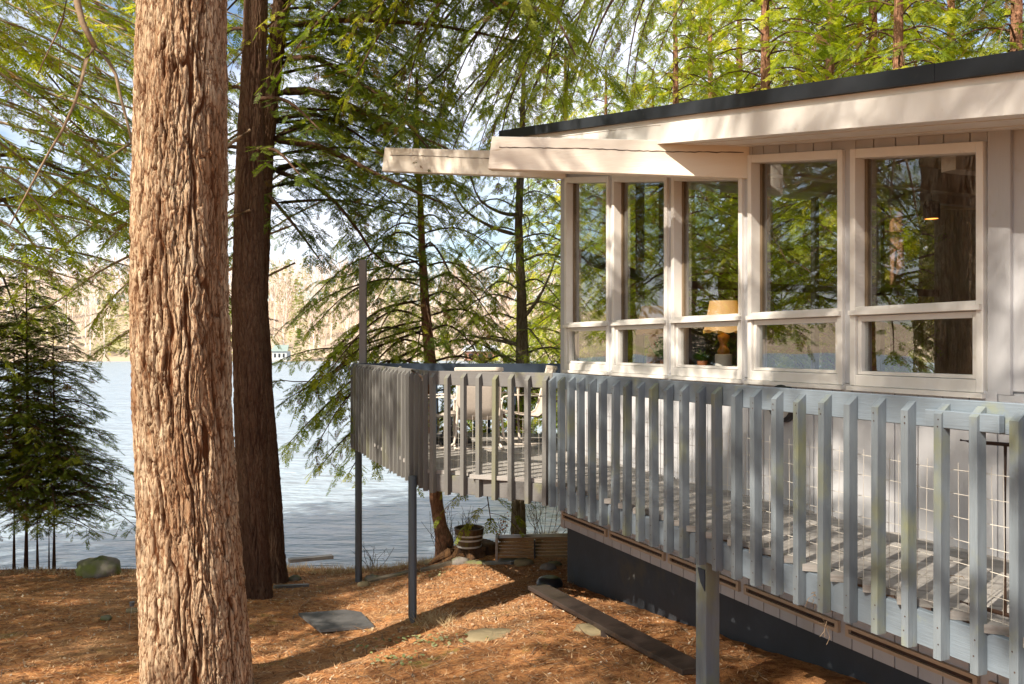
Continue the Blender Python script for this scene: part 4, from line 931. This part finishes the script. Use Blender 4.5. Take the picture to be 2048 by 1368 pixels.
# trees behind the house, seen above the roof
for px, Y, s, gi, rz, lab in ((1532, 20, 1.0, 1, .5, 'stout orange barked tree rising highest in the middle above the roof'), (1660, 23, 1.05, 2, 2.1, 'brown barked tree behind the roof, second trunk from the middle'),
        (1745, 24, 1.1, 1, 4.0, 'tan trunk left of the slim red trunk above the roof'), (1797, 19, .95, 2, 1.2, 'slim red barked tree rising above the right part of the roof'),
        (2032, 18, 1.0, 0, 3.3, 'dark tree at the right edge of the view above the roof'), (1306, 24, .8, 1, 5.2, 'thin pale tree just left of the stout orange one above the roof'),
        (1212, 21, .75, 1, .9, 'bright yellow green hemlock above the left end of the roof'), (1420, 28, 1.1, 2, 1.9, 'sunlit hemlock farther back between the thin pale and stout orange trees'), (1900, 27, 1.15, 1, 2.9, 'sunlit hemlock farther back near the right end of the roof'),
        (1130, 30, 1.0, 1, 3.6, 'sunlit hemlock far behind the left tip of the roof'), (1480, 31, 1.3, 1, .3, 'tall sunlit hemlock far behind the stout orange tree'), (1600, 29, 1.2, 2, 4.4, 'tall sunlit hemlock filling the gap right of the stout orange tree'), (1720, 32, 1.3, 1, 5.9, 'tallest far hemlock behind the tan and red trunks'), (1350, 19, .85, 1, 2.2, 'near yellow green hemlock whose limbs spread over the roof middle')):
    X, Yq = atx(px, Y); wood_tree(gi, X, Yq, s, rz, lab, 'hemlocks behind the house')
# trees left of the view and behind the viewer: they shade the yard and show in the panes
for X, Y, s, gi, rz, lab in ((-10.6, 10.2, 1.15, 1, .4, 'hemlock just beyond the left edge whose bright sprays hang into view'), (-8.9, 12.6, 1.3, 2, 2.2, 'tall hemlock beyond the left edge spreading high limbs behind the forked bare branch')):
    wood_tree(gi, X, Y, s, rz, lab)
SX, SY = -math.sin(R(SUN_AZ)), -math.cos(R(SUN_AZ))
shade = [((-3.0, 10.2), 8.0, 1.0, 3), ((-2.9, 11.6), 12.5, 1.0, 1), ((-4.6, 9.0), 17, 1.2, 3), ((-9, 11), 9, 1.0, 3), ((2.6, 6.6), 19, 1.5, 3), ((3.8, 4.4), 17, 1.35, 3)]
for k, ((tx, ty), dd, s, gi) in enumerate(shade):
    X, Y = tx+SX*dd, ty+SY*dd
    wood_tree(gi, X, Y, s, 1.3*k, 'hemlock of the wood outside the picture that shades the yard', 'hemlocks in the wood outside the picture')
for k, (X, Y, s, gi) in enumerate(((-14, 7, 1.0, 0), (-21, 4, 1.1, 0))):
    wood_tree(gi, X, Y, s, 1.7*k+.4, 'hemlock of the wood outside the picture that shades the yard', 'hemlocks in the wood outside the picture')
# left near sprays and dead limbs
l1 = thing('hanging_branch', 'long bare tan branch forking down through the green sprays at upper left', 'branch', tuple(at(160, -30, 7.2)))
dw = MB()
def limb(pl, r0, r1, Y=7.2): P = pts(*[(x, y, Y+dy) for x, y, dy in pl]); n = len(P); dw.tube(P, [r0+(r1-r0)*i/(n-1) for i in range(n)], 7)
limb([(150, -120, 0), (150, -40, 0), (155, 5, 0), (165, 45, 0), (190, 95, 0)], .036, .024)
limb([(190, 95, 0), (215, 120, .02), (232, 150, .03), (240, 190, .04), (256, 250, .05), (268, 300, .06)], .018, .010)
limb([(188, 95, 0), (172, 120, -.05), (164, 160, -.08), (150, 205, -.1), (125, 260, -.1), (95, 310, -.1), (60, 375, -.1), (20, 450, -.1)], .017, .006)
limb([(137, -20, .2), (125, 40, .2), (110, 75, .2), (88, 120, .2), (75, 150, .2)], .011, .004)
limb([(186, 100, 0), (190, 130, 0), (195, 152, 0)], .006, .002); limb([(160, 170, -.1), (190, 182, -.1), (222, 198, -.1)], .007, .002); limb([(240, 158, 0), (275, 166, 0)], .006, .003)
limb([(120, 262, -.1), (128, 300, -.1), (122, 330, -.1)], .004, .002); limb([(162, 168, -.1), (130, 185, -.1), (105, 205, -.1)], .005, .002); limb([(123, 40, .2), (121, 90, .2), (119, 140, .2)], .005, .002); limb([(10, 50, .1), (50, 75, .1), (90, 72, .1)], .004, .002)
part('branch', dw, m_deadwood, l1, smooth=True)
l2 = thing('hemlock_tree', 'leafy near hemlock limbs with bright green sprays left of the big trunk', 'tree', tuple(at(-200, -300, 8)))
cl = Crown(55)
for b in ([(-250, -150, 8.3), (-60, -60, 8.2), (120, 10, 8.0), (275, 80, 7.8)], [(-250, -80, 8.6), (-80, 10, 8.6), (80, 70, 8.6), (250, 170, 8.5)], [(-250, 40, 8), (-100, 90, 8), (20, 160, 8), (150, 270, 8)], [(-250, 120, 8.8), (-80, 180, 9), (90, 240, 9.2), (230, 330, 9.4)],
          [(-250, 260, 8.2), (-100, 300, 8.2), (30, 360, 8.2), (120, 470, 8.2)], [(-250, 380, 8.6), (-100, 400, 8.6), (0, 440, 8.6), (110, 520, 8.6)], [(-250, 470, 9), (-100, 490, 9), (20, 520, 9), (160, 560, 9)],
          [(-200, -250, 8.5), (0, -160, 8.5), (150, -90, 8.4), (290, 20, 8.2)], [(500, 260, 10), (400, 330, 9.6), (300, 400, 9.2), (215, 480, 9)], [(500, 420, 10), (380, 470, 9.8), (260, 560, 9.6), (190, 640, 9.5)], [(500, 520, 10.2), (380, 580, 10), (280, 650, 10), (200, 700, 10)], [(-200, 200, 9.4), (-40, 260, 9.6), (60, 330, 9.8), (200, 420, 10)]):
    cl.branch(pts(*b), .018, sub=.13, frac=.34, spray=.19, step=.10, droop=.26, start=.3)
lc = obj_from('crown', cl.mesh('crown', m_leafs[1]), l2, -l2.location); lw_ = wood_obj('branches', cl.w, m_deadwood, l2); lw_.location = -l2.location
for dx, dy, dz, lab in ((-1.1, 4.6, 2.3, 'small looking far hemlock limbs high between the upper left corner and the big trunk'), (-.2, 2.9, 0.25, 'far hemlock limbs above the young hemlocks'), (-.5, 2.2, .75, 'shaded hemlock limbs farther back in the upper left corner'), (-1.6, 1.2, .35, 'hemlock limbs cut by the left edge behind the bare forked branch'), (.25, 3.4, 1.35, 'far hemlock limbs against the sky between the left edge and the big trunk')):
    u2 = thing('hemlock_tree', lab, 'tree', tuple(l2.location+V(dx, dy, dz)))
    for q in (lc, lw_): o = q.copy(); C.objects.link(o); o.parent = u2
for cx_, cy_, cz_, rz, sc_, lab in ((-2.4, 1.3, 3.9, .3, 1.0, 'limbs over the viewpoint that dapple the railing'), (-2.5, 1.4, 6.0, 1.4, 1.15, 'higher limbs over the viewpoint that dapple the eave'), (-1.2, -.5, 4.2, 2.6, 1.0, 'limbs just behind the viewpoint that dapple the right end of the deck'), (-4.6, 4.6, 7.2, 4.0, 1.2, 'high limbs left of the big trunk that dapple the outrigger beams')):  # unseen limb copies without trunks, added to cast dappled shade
    off = Matrix.Rotation(rz, 3, 'Z') @ V(1.2, .5, -3.0)*sc_
    u2 = thing('hemlock_tree', 'added unseen hemlock '+lab, 'tree', (cx_-off.x, cy_-off.y, cz_-off.z)); u2.rotation_euler = (0, 0, rz); u2.scale = (sc_, sc_, sc_)
    for q in (lc, lw_): o = q.copy(); C.objects.link(o); o.parent = u2
# upper middle drooping sprays, hanging from above the frame
u1 = thing('hemlock_tree', 'overhanging hemlock limbs with drooping blue green and golden tips above the roof end', 'tree', tuple(at(1150, -500, 9)))
cu = Crown(56)
for b in ([(1250, -300, 10), (1120, -120, 9.6), (1040, 0, 9.2), (980, 130, 9)], [(1250, -300, 10), (1180, -120, 9.8), (1120, 20, 9.6), (1090, 180, 9.4)], [(1100, -250, 9), (1000, -120, 9), (900, -20, 9), (820, 90, 9)], [(1200, -200, 10.4), (1060, -60, 10.6), (960, 60, 10.8), (900, 190, 11)],
          [(1300, -200, 11), (1200, -60, 11), (1150, 60, 11), (1130, 190, 11)], [(1000, -250, 9.5), (880, -110, 9.4), (780, -10, 9.4), (700, 70, 9.4)], [(1300, -260, 12), (1120, -50, 12.4), (1040, 120, 12.8), (1010, 220, 13)], [(1350, -250, 12), (1280, -60, 12.5), (1220, 60, 12.6), (1190, 160, 12.8)]):
    cu.branch(pts(*b), .02, sub=.15, frac=.30, spray=.2, step=.12, droop=.4, start=.3)
uc = obj_from('crown', cu.mesh('crown', m_leafs[3]), u1, -u1.location); ow = wood_obj('branches', cu.w, m_bark2, u1); ow.location = -u1.location
for dx, dy, dz, lab in ((-1.7, .9, -.1, 'hemlock limbs with drooping tips left of the golden ones at the top of the view'), (1.1, 1.6, .5, 'golden green hemlock limbs hanging just over the left part of the roof edge'), (-.6, 2.6, -.35, 'fine hemlock limbs hanging behind the two outrigger beams')):
    u2 = thing('hemlock_tree', lab, 'tree', tuple(u1.location+V(dx, dy, dz)))
    for q in (uc, ow): o = q.copy(); C.objects.link(o); o.parent = u2
# young hemlocks on the bank at far left
yg = [(28, 1115, 640, 12.4, .020), (52, 1112, 500, 12.5, .026), (75, 1112, 720, 12.6, .018), (108, 1116, 640, 12.4, .022), (-25, 1115, 560, 12.3, .022), (98, 1116, 830, 12.7, .012)]
lab_y = ['slender young hemlock, second stem from the left edge', 'tallest young hemlock at the left bank', 'short young hemlock between the tallest and the right hand one', 'rightmost full young hemlock leaning over the lake', 'young hemlock cut by the left edge', 'thinnest young hemlock stem right of the tallest']
for k, (px, yb, yt, Y, r0) in enumerate(yg):
    P = at(px, yb, Y); T_ = at(px+random.uniform(-6, 6), yt, Y); H = T_.z-P.z; t = thing('young_hemlock', lab_y[k], 'tree', tuple(P), 'young hemlocks on the left bank')
    mb = MB(); mb.tube([P-V(0, 0, .2), P+V(random.uniform(-.03, .03), 0, H*.4), T_], [r0*1.3, r0, .004], 8); o = wood_obj('trunk', mb, m_bark2, t); o.location = -t.location
    cc = Crown(300+k); auto_branches(cc, (P.x, P.y), T_.z, P.z+H*.18, min(1.2, H*.36), .15, max(12, int(H*11)), 400+k, sub=.12, step=.10, spray=.17, r0=.01, droop=.12, rise=.2, power=.8)
    obj_from('crown', cc.mesh('crown', m_leafs[0]), t, -t.location); o = wood_obj('branches', cc.w, m_bark2, t); o.location = -t.location
    turned(t, [q for q in t.children if 'trunk' not in q.name], ((100, .06),))

# ------------------------------------------------------------------ things on the ground
def gpt(px, py, lo=4, hi=30):
    """point of the ground under a pixel"""
    Y = np.linspace(lo, hi, 1500); X = (px-1024)/F*Y; z = (692-py)/F*Y; g_ = groundZ(X, Y); i = np.argmax(z < g_)
    return V(float(X[i]), float(Y[i]), float(g_[i]))
def rock(name, P, size, seed, mat, label, cat='rock', flat=1.0, rz=0):
    n, m_ = 14, 20; r = np.random.default_rng(seed); th = np.linspace(0, 2*math.pi, m_, endpoint=False); ph = np.linspace(-.5*math.pi, .5*math.pi, n)
    T, Pp = np.meshgrid(th, ph); k = 1+.30*(vnoise(3*np.cos(T)+9, 3*np.sin(T)+Pp*1.5, seed)-.5)+.12*(vnoise(8*np.cos(T)+9, 8*np.sin(T)+Pp*4, seed+3)-.5)
    x = np.cos(T)*np.cos(Pp)**.7*k*size[0]; y = np.sin(T)*np.cos(Pp)**.7*k*size[1]; z = np.sin(Pp)*k*size[2]
    me_ = grid_mesh(name, x, y, z, mat, wrap=True); o = bpy.data.objects.new(name, me_); C.objects.link(o); o.location = P; o.rotation_euler = (0, 0, rz); return props(o, label, cat)
m_rock = M('grey_granite', (.25, .22, .19), (.16, .14, .12), 6, rough=.9, bump=.6, bscale=25, c3=(.15, .17, .05), c3scale=2.5, c3lo=.45, c3hi=.6)
m_sand = M('tan_flat_stone', (.30, .24, .14), (.22, .17, .09), 6, rough=.9, bump=.4, bscale=30, c3=(.20, .19, .08), c3scale=3)
m_edge = M('old_edging_wood', (.20, .16, .11), (.12, .10, .07), 4, rough=.9, bump=.5, c3=(.16, .18, .06), c3scale=3)
m_slate = M('dark_slate', (.10, .095, .09), (.06, .058, .056), 8, rough=.75, bump=.3, bscale=30, c3=(.35, .24, .14), c3scale=25, c3lo=.66, c3hi=.72)
P = at(198, 1135, 12.0); rock('mossy_boulder', (P.x, P.y, gz(P.x, P.y)+.06), (.31, .26, .17), 3, m_rock, 'rounded mossy boulder on the bank left of the big trunk')
P = gpt(985, 1272); rock('flat_stone', P+V(0, 0, -.005), (.24, .17, .035), 5, m_sand, 'oval mossy flat stone in the middle of the yard', 'stone')
P = gpt(1195, 1262); rock('flat_stone', P+V(0, 0, -.01), (.20, .16, .05), 6, m_sand, 'tan flat stone beside the leaning plank', 'stone')
for k, (px, py, sx, lab) in enumerate(((862, 1128, .10, 'yellowish stone at the left end of the board edging'), (920, 1126, .12, 'brownish stone lying behind the board edging'), (1015, 1124, .13, 'green grey stone behind the mossy board'), (1048, 1130, .13, 'dark round stone near the bench foot'), (1095, 1138, .10, 'small dark stone by the house corner'),
        (1108, 1132, .09, 'pale chip of stone against the foundation corner'), (728, 1172, .08, 'tan stone at the foot of the far round post'), (745, 1160, .10, 'small mossy stone right of the far round post'), (212, 1240, .06, 'small grey pebble left of the big trunk'), (265, 1226, .07, 'light pebble touching the big trunk'), (590, 1160, .09, 'stone at the foot of the dark trunks'))):
    P = gpt(px, py); rock('stone', P+V(0, 0, .015), (sx, sx*.7, sx*.5), 20+k, m_rock if k % 3 else m_sand, lab, 'stone')
# slate slab
a = [gpt(597, 1245), gpt(640, 1272), gpt(748, 1256), gpt(722, 1238), gpt(690, 1236)]
zc = max(p.z for p in a)+.012; mb = MB(); mb.prism([V(p.x, p.y, p.z*.5+zc*.5-.01) for p in a][::-1], (0, 0, .028)); single('slate_slab', mb, m_slate, 'dark slate slab lying flat in the sunlit needles', 'slab', org=tuple(a[0]))
# edging boards
for (x0, y0, x1, y1, lab, mt) in ((735, 1165, 835, 1143, 'low mossy edging board left of the near round post', m_edge), (842, 1143, 905, 1127, 'grey edging board running up from the near round post', m_edge), (908, 1127, 968, 1127, 'grey edging board in the middle of the row', m_edge), (970, 1128, 1028, 1128, 'green stained edging board at the right end of the row', m_slat2)):
    A = gpt(x0, y0); B = gpt(x1, y1); mb = MB(); mb.bar(A+V(0, 0, .01), B+V(0, 0, .01), .10, .045); single('edging_board', mb, mt, lab, 'board', 'edging boards across the yard', org=tuple(A))
# leaning plank from the foundation corner to the near post
A = gpt(1075, 1188)+V(0, 0, .07); B = gpt(1392, 1352)+V(0, 0, .03); pl = thing('plank', 'long dark plank lying along the foundation', 'plank', tuple(A))
m_plank = M('shadow_dark_plank', (.06, .042, .034), (.035, .027, .022), 3, (1, 1, 1), .45, .4, 30, c3=(.20, .11, .06), c3scale=3, c3lo=.58, c3hi=.75)  # plank colour darkened for the shadow that covers it
part('board', MB().bar(A, B, .21, .04), m_plank, pl, bevel=.004)
for u in (.25, .6): p = A.lerp(B, u); part('batten', MB().bar(p+V(-.12, .03, -.045), p+V(.12, -.03, -.045), .06, .05), m_plank, pl)
P = gpt(1100, 1178)+V(.0, .12, .05); mb = MB(); mb.lathe(P, [(0, .03), (.08, .04), (.12, .02), (.14, -.02), (.14, -.08)], 20); single('black_tub', mb, m_dkplastic, 'small black upturned tub at the foundation corner', 'tub', smooth=True, org=tuple(P))
# old tree stump
SP = gpt(945, 1085); SP = V((943-1024)/F*11.9, 11.9, gz((943-1024)/F*11.9, 11.9))
th = np.linspace(0, 2*math.pi, 90, endpoint=False); hh = np.linspace(0, 1, 16); T, Hh = np.meshgrid(th, hh)
prof = .26+.34*(1-Hh)**2.2*(.45+.55*np.abs(np.cos(2.5*T+.6))**1.5)+.03*vnoise(T*9, Hh*3, 3)
prof = prof*(1+.22*np.cos(T-0)); zz = .215*Hh*(1+.05*vnoise(T*4, T*0, 2)); 
prof = np.concatenate([prof, prof[-1:]*.5, prof[-1:]*.02]); zz = np.concatenate([zz, zz[-1:]+.004, zz[-1:]]); T2 = np.concatenate([T, T[:2]])
st = thing('tree_stump', 'old rotting stump with spreading roots under the barrel planter', 'stump', tuple(SP))
m_stump = bark_mat('rotten_stump_wood', (.23, .12, .05), (.12, .065, .035), (.05, .03, .02), bscale=12)
me_ = grid_mesh('stump', prof*np.cos(T2), prof*np.sin(T2), zz-.06, m_stump, wrap=True, attr=vnoise(T2*6, zz*20, 4).ravel()); o = obj_from('stump_body', me_, st)
for k, (q, l) in enumerate(((3.5, .62), (4.3, .5), (5.2, .5), (5.9, .65), (2.9, .4))):
    mb = MB(); d = V(math.cos(q), math.sin(q), 0); P = SP; mb.tube([P+d*.15+V(0, 0, .12), P+d*.32+V(0, 0, .06), P+d*l*.8+V(0, 0, -.02), P+d*l+V(0, 0, -.09)], [.07, .06, .04, .02], 8); rr = part('root', mb, m_stump, st, smooth=True)
    a_ = rr.data.attributes.new('rnd', 'FLOAT', 'POINT'); a_.data.foreach_set('value', np.full(len(rr.data.vertices), .6, np.float32))
# half barrel planter
BP = V((939-1024)/F*11.8, 11.70, SP.z+.150)
bp = thing('barrel_planter', 'wooden half barrel planter with three metal hoops standing on the stump', 'planter', tuple(BP))
m_oak = M('weathered_oak_stave', (.15, .10, .05), (.10, .065, .035), 3, (4, 4, .5), .6, .4, 25, rand=.2, c3=(.20, .17, .05), c3scale=3)
ns = 20; Hb = .27
for k in range(ns):
    q0 = 2*math.pi*(k+.04)/ns; q1 = 2*math.pi*(k+.96)/ns; mb = MB()
    def rp_(q, r, z): return BP+V(math.cos(q)*r, math.sin(q)*r, z)
    lv = [(.158, 0), (.186, Hb*.5), (.208, Hb)]; vs = []
    for r_, z_ in lv: vs += [rp_(q0, r_, z_), rp_(q1, r_, z_), rp_(q1, r_-.02, z_), rp_(q0, r_-.02, z_)]
    fs = [(0, 3, 2, 1), (8, 9, 10, 11)]
    for j in (0, 4):
        for i in range(4): fs.append((j+i, j+(i+1) % 4, j+4+(i+1) % 4, j+4+i))
    mb.add(vs, fs); part('stave', mb, m_oak, bp)
m_hoop = M('galvanised_hoop', (.62, .62, .60), (.5, .5, .48), 15, rough=.5, spec=.6, metal=.0)
for z0 in (.012, .105, .165):
    rr_ = lambda z: .159+.050*z/Hb+.004
    mb = MB(); mb.lathe(BP, [(rr_(z0), z0), (rr_(z0)+.004, z0), (rr_(z0+.024)+.004, z0+.024), (rr_(z0+.024), z0+.024)], 40); part('hoop', mb, m_hoop, bp, smooth=False)
mb = MB(); mb.lathe(BP, [(.0, Hb-.03), (.19, Hb-.03)], 24); part('soil', mb, M('potting_soil', (.05, .035, .025), rough=1), bp)
mb = MB()
for k in range(16):
    q = random.uniform(0, 6.28); p = BP+V(0, 0, Hb-.03)+V(random.uniform(-.1, .1), random.uniform(-.1, .1), 0); l = random.uniform(.15, .34); d = V(math.cos(q)*.3, math.sin(q)*.3, 1)*l
    mb.tube([p, p+d*.5+V(.02, 0, 0), p+d], [.004, .003, .0015], 4, False); mb.tube([p+d*.5, p+d*.5+V(math.cos(q+1), .2, .8)*l*.35], [.002, .001], 3, False)
part('dry_stems', mb, m_bark4, bp)
# low bench against the house corner
E0 = gpt(995, 1113); E0 = V((993-1024)/F*10.9, 10.9, 0); E0.z = (692-1118)/F*10.9; E1 = V((1150-1024)/F*10.3, 10.3, (692-1117)/F*10.3)
bn_ = thing('slatted_bench', 'low brown slatted bench with grey end standing by the house corner', 'bench', tuple(E0))
m_varn = M('varnished_brown_slat', (.20, .11, .035), (.11, .06, .02), 3, (1, 1, 6), .35, .3, 20, bstretch=(.3, .3, 5), spec=.5)
for j in range(6):
    z = .03+.038*j; off = V(.0, .02*j, 0); part('slat', MB().bar(E0+off+V(.03, 0, z), E1+off+V(.03, 0, z), .022, .030), m_varn, bn_)
for j in range(3): off = V(0, .13+.07*j, .235); part('slat', MB().bar(E0+off+V(.03, 0, 0), E1+off+V(.03, 0, 0), .058, .020), m_varn, bn_)
part('end_panel', MB().box(E0+V(0, .14, .12), (.03, .30, .30)), m_board, bn_); 
for u in (.5, 1.0): p = E0.lerp(E1, u); part('divider', MB().box(p+V(.0, .02, .12), (.018, .09, .23)), m_dkplastic, bn_)
part('leg', MB().bar(E1+V(-.04, .05, .02), E1+V(-.04, .05, -.16), .04, .04, V(0, 1, 0)), m_dkplastic, bn_)
vn = MB(); 
for px, py, Y in ((1632, 1195, 4.35), (1640, 1240, 4.2), (1885, 1160, 3.7)):
    P = at(px, py, Y)
    for k in range(5):
        q = P+V(random.uniform(-.03, .03), random.uniform(-.02, .02), random.uniform(-.05, .05)); m_ = q+V(random.uniform(-.05, .05), random.uniform(-.02, .02), random.uniform(-.07, .02)); vn.tube([q, m_, m_+V(random.uniform(-.03, .03), 0, random.uniform(-.06, .03))], [.0022, .0018, .001], 4, False)
single('dry_vine', vn, m_deadwood, 'dry tendrils of vine caught on the lower ends of the near slats', 'vine', org=tuple(at(1632, 1195, 4.35)))
# marker stake by the trunk
P = gpt(258, 1260); sk = thing('garden_stake', 'thin stake with a small grey cap left of the big trunk', 'stake', tuple(P)); part('stem', MB().tube([P, P+V(.03, 0, .24)], .003, 5), m_wire, sk); b = MB(); b.lathe(P+V(.03, 0, .24), [(0, 0), (.022, 0), (.026, .04), (0, .045)], 12); part('cap', b, m_post, sk)
# driftwood board at the bank
A = at(578, 1121, 12.6); B = at(665, 1113, 12.9); mb = MB(); mb.bar(A, B, .12, .05); single('driftwood_board', mb, m_board, 'grey board lying on the bank at the water edge', 'board', org=tuple(A))
# sawn green timber at foot of dark trunks
A = gpt(548, 1178); B = gpt(617, 1174); mb = MB(); mb.bar(A+V(0, 0, .02), B+V(0, 0, .02), .06, .04); single('mossy_stick', mb, m_slat2, 'yellow green mossy stick at the foot of the dark trunks', 'stick', org=tuple(A))

# needle litter, leaf chips, small green plants (uncountable)
def scatter(name, n, wid, ln, mat, label, cat, yr=(5.0, 13.0), lift=.004, tilt=.25, quad=False):
    Y = rng.uniform(0, 1, n)**.75*(yr[1]-yr[0])+yr[0]; X = rng.uniform(-.64, .30, n)*Y; X = np.where(X > 4.55-.434*Y, X-2, X)
    d = Y-shoreY(X); k = d < -.02; X = X[k]; Y = Y[k]; n = len(X); Zz = groundZ(X, Y)+lift
    q = rng.uniform(0, 6.28, n); l = ln*rng.uniform(.4, 1.2, n); ww = wid*rng.uniform(.6, 1.4, n)
    e = np.stack([np.cos(q), np.sin(q), rng.normal(0, tilt, n)], 1)*l[:, None]; s_ = np.stack([-np.sin(q), np.cos(q), rng.normal(0, tilt, n)], 1)*ww[:, None]; p = np.stack([X, Y, Zz], 1)
    vv = np.stack([p-e*.5, p+s_*.5, p+e*.5, p-s_*.5], 1).reshape(-1, 3); me_ = np_mesh(name, vv, np.arange(len(vv)), 4, mat, np.repeat(rng.random(n), 4)); o = obj_from(name, me_); return props(o, label, cat, kind='stuff')
scatter('needle_litter', 60000, .006, .11, ramp_mat('fallen_needles', [(.10, .045, .02), (.30, .13, .05), (.46, .24, .10), (.58, .38, .20)], 0), 'rust coloured fallen needles covering the yard', 'needles')
scatter('leaf_litter', 3800, .022, .035, ramp_mat('dry_leaf_bits', [(.30, .16, .08), (.50, .36, .22), (.62, .52, .38)], .1), 'pale dry leaf bits scattered over the yard', 'leaves', tilt=.5)
scatter('fallen_twigs', 900, .010, .30, ramp_mat('twig_brown', [(.10, .06, .035), (.22, .13, .07), (.34, .24, .15)], 0), 'thin fallen twigs lying among the needles', 'twigs', lift=.015, tilt=.06)
m_gl = ramp_mat('creeping_leaves', [(.16, .20, .06), (.30, .34, .14), (.45, .45, .25)], .3)
vv = []; 
for cxp, cyp, n_, sp in ((830, 1285, 46, 34), (900, 1280, 30, 30), (780, 1325, 26, 28), (735, 1298, 14, 16), (810, 1318, 16, 24), (965, 1275, 5, 12), (860, 1150, 24, 18)):
    for i in range(n_):
        P = gpt(cxp+random.gauss(0, sp), cyp+random.gauss(0, sp*.2)); q = random.uniform(0, 6.28); l = random.uniform(.012, .026); e = V(math.cos(q), math.sin(q), random.uniform(-.3, .5))*l; s_ = V(-math.sin(q), math.cos(q), random.uniform(-.3, .3))*l*.7; P = P+V(0, 0, random.uniform(.01, .035)); vv += [P-e, P+s_, P+e, P-s_]
me_ = np_mesh('creeping_plants', np.array([tuple(p) for p in vv]), np.arange(len(vv)), 4, m_gl, np.repeat(rng.random(len(vv)//4), 4)); props(obj_from('creeping_plants', me_), 'small pale green creeping plants among the needles', 'plants', kind='stuff')
# dry grass: clump by the post and along the bank
vv = []
def blade(P, h, lean):
    q = random.uniform(0, 6.28); d = V(math.cos(q)*lean, math.sin(q)*lean, 1)*h; s_ = V(.003, .001, 0); vv.extend([P-s_, P+s_, P+d])
for i in range(220): P = gpt(865+random.gauss(0, 22), 1245+random.gauss(0, 7)); blade(P, random.uniform(.04, .13), 1.2)
for i in range(2600):
    px = random.uniform(560, 1118); Yb = float(shoreY(np.array([(px-1024)/F*13]))[0])-random.uniform(-.1, .5); X = (px-1024)/F*Yb; blade(V(X, Yb, gz(X, Yb)), random.uniform(.03, .12), .6)
for i in range(500):
    px = random.uniform(0, 280); Yb = 12.2+random.uniform(-.4, .2); X = (px-1024)/F*Yb; blade(V(X, Yb, gz(X, Yb)), random.uniform(.02, .08), .6)
me_ = np_mesh('dry_grass', np.array([tuple(p) for p in vv]), np.arange(len(vv)), 3, ramp_mat('straw', [(.35, .22, .10), (.5, .36, .18), (.6, .48, .28)], .3), np.repeat(rng.random(len(vv)//3), 3)); props(obj_from('dry_grass', me_), 'dry straw coloured grass along the bank', 'grass', kind='stuff')
# leafless shrubs by the water
sh_l = ['leafless twiggy shrub against the water left of the barrel planter', 'bare twigs on the bank right of the grey barked tree', 'bare twigs at the bank between the round posts', 'sparse shrub with a few red leaves left of the grey barked tree', 'bare twigs beside the house corner']
for k, (px, py, h, n_) in enumerate(((895, 1075, .75, 16), (1078, 1070, .85, 10), (745, 1090, .40, 10), (1010, 1072, .45, 8), (1100, 1072, .9, 8))):
    Yb = 12.7 if k != 2 else 12.4; P = V((px-1024)/F*Yb, Yb, 0); P.z = gz(P.x, P.y)-.03; t = thing('bare_shrub', sh_l[k], 'shrub', tuple(P), 'leafless shrubs on the bank'); mb = MB(); lf = MB()
    for i in range(n_):
        d = V(random.gauss(0, .35), random.gauss(0, .2), 1)*h*random.uniform(.5, 1.1); a = P+V(random.gauss(0, .06), random.gauss(0, .06), 0); m_ = a+d*.5+V(random.gauss(0, .04), 0, 0); b = a+d; mb.tube([a, m_, b], [.006, .004, .002], 4, False)
        for j in range(4):
            u = random.uniform(.4, .95); q = a.lerp(b, u); dd = V(random.uniform(-1, 1), random.uniform(-.5, .5), random.uniform(.1, 1))*h*.22; mb.tube([q, q+dd], [.0028, .0012], 3, False)
            if k == 3:
                e_ = V(random.uniform(-1, 1), 0, random.uniform(-1, .2))*.035; s_ = V(-e_.z, 0, e_.x)*.5; q2 = q+dd; lf.add([q2, q2+e_*.5+s_, q2+e_, q2+e_*.5-s_], [(0, 1, 2, 3)])
    part('twigs', mb, m_bark4, t)
    if k == 3: part('leaves', lf, M('russet_leaf', (.42, .12, .05), (.5, .25, .08)), t)

# small buildings on the far shore
def far_house(px, Y, wd, dp, ht, wallc, roofc, label):
    X = (px-1024)/F*Y; z = ZW+.4; z = max(gz(X, Y), ZW+.3); t = thing('lakeside_cottage', label, 'cottage', (X, Y, z)); mw = M('far_wall', wallc, rough=.8); mr_ = M('far_roof', roofc, rough=.7)
    part('wall', MB().box((X, Y, z+ht/2), (wd, dp, ht)), mw, t)
    part('roof', MB().prism([(X-wd*.58, Y-dp*.6, z+ht), (X+wd*.58, Y-dp*.6, z+ht), (X+wd*.5, Y, z+ht*1.6), (X-wd*.5, Y, z+ht*1.6)], (0, .3, .15)), mr_, t)
    for i in range(3): part('window', MB().box((X+(i-1)*wd*.3, Y-dp/2-.02, z+ht*.55), (wd*.14, .06, ht*.4)), m_dkplastic, t)
far_house(563, 214, 3.6, 4, 2.4, (.6, .6, .56), (.25, .31, .28), 'small white boathouse with teal roof across the lake')
far_house(962, 214, 8, 5, 2.4, (.45, .22, .14), (.65, .66, .68), 'low red brown boathouse with pale roof across the lake')

tot = sum(len(m.loops)-2*len(m.polygons) for m in bpy.data.meshes)
print('unique tris', tot, 'objects', len(bpy.data.objects))
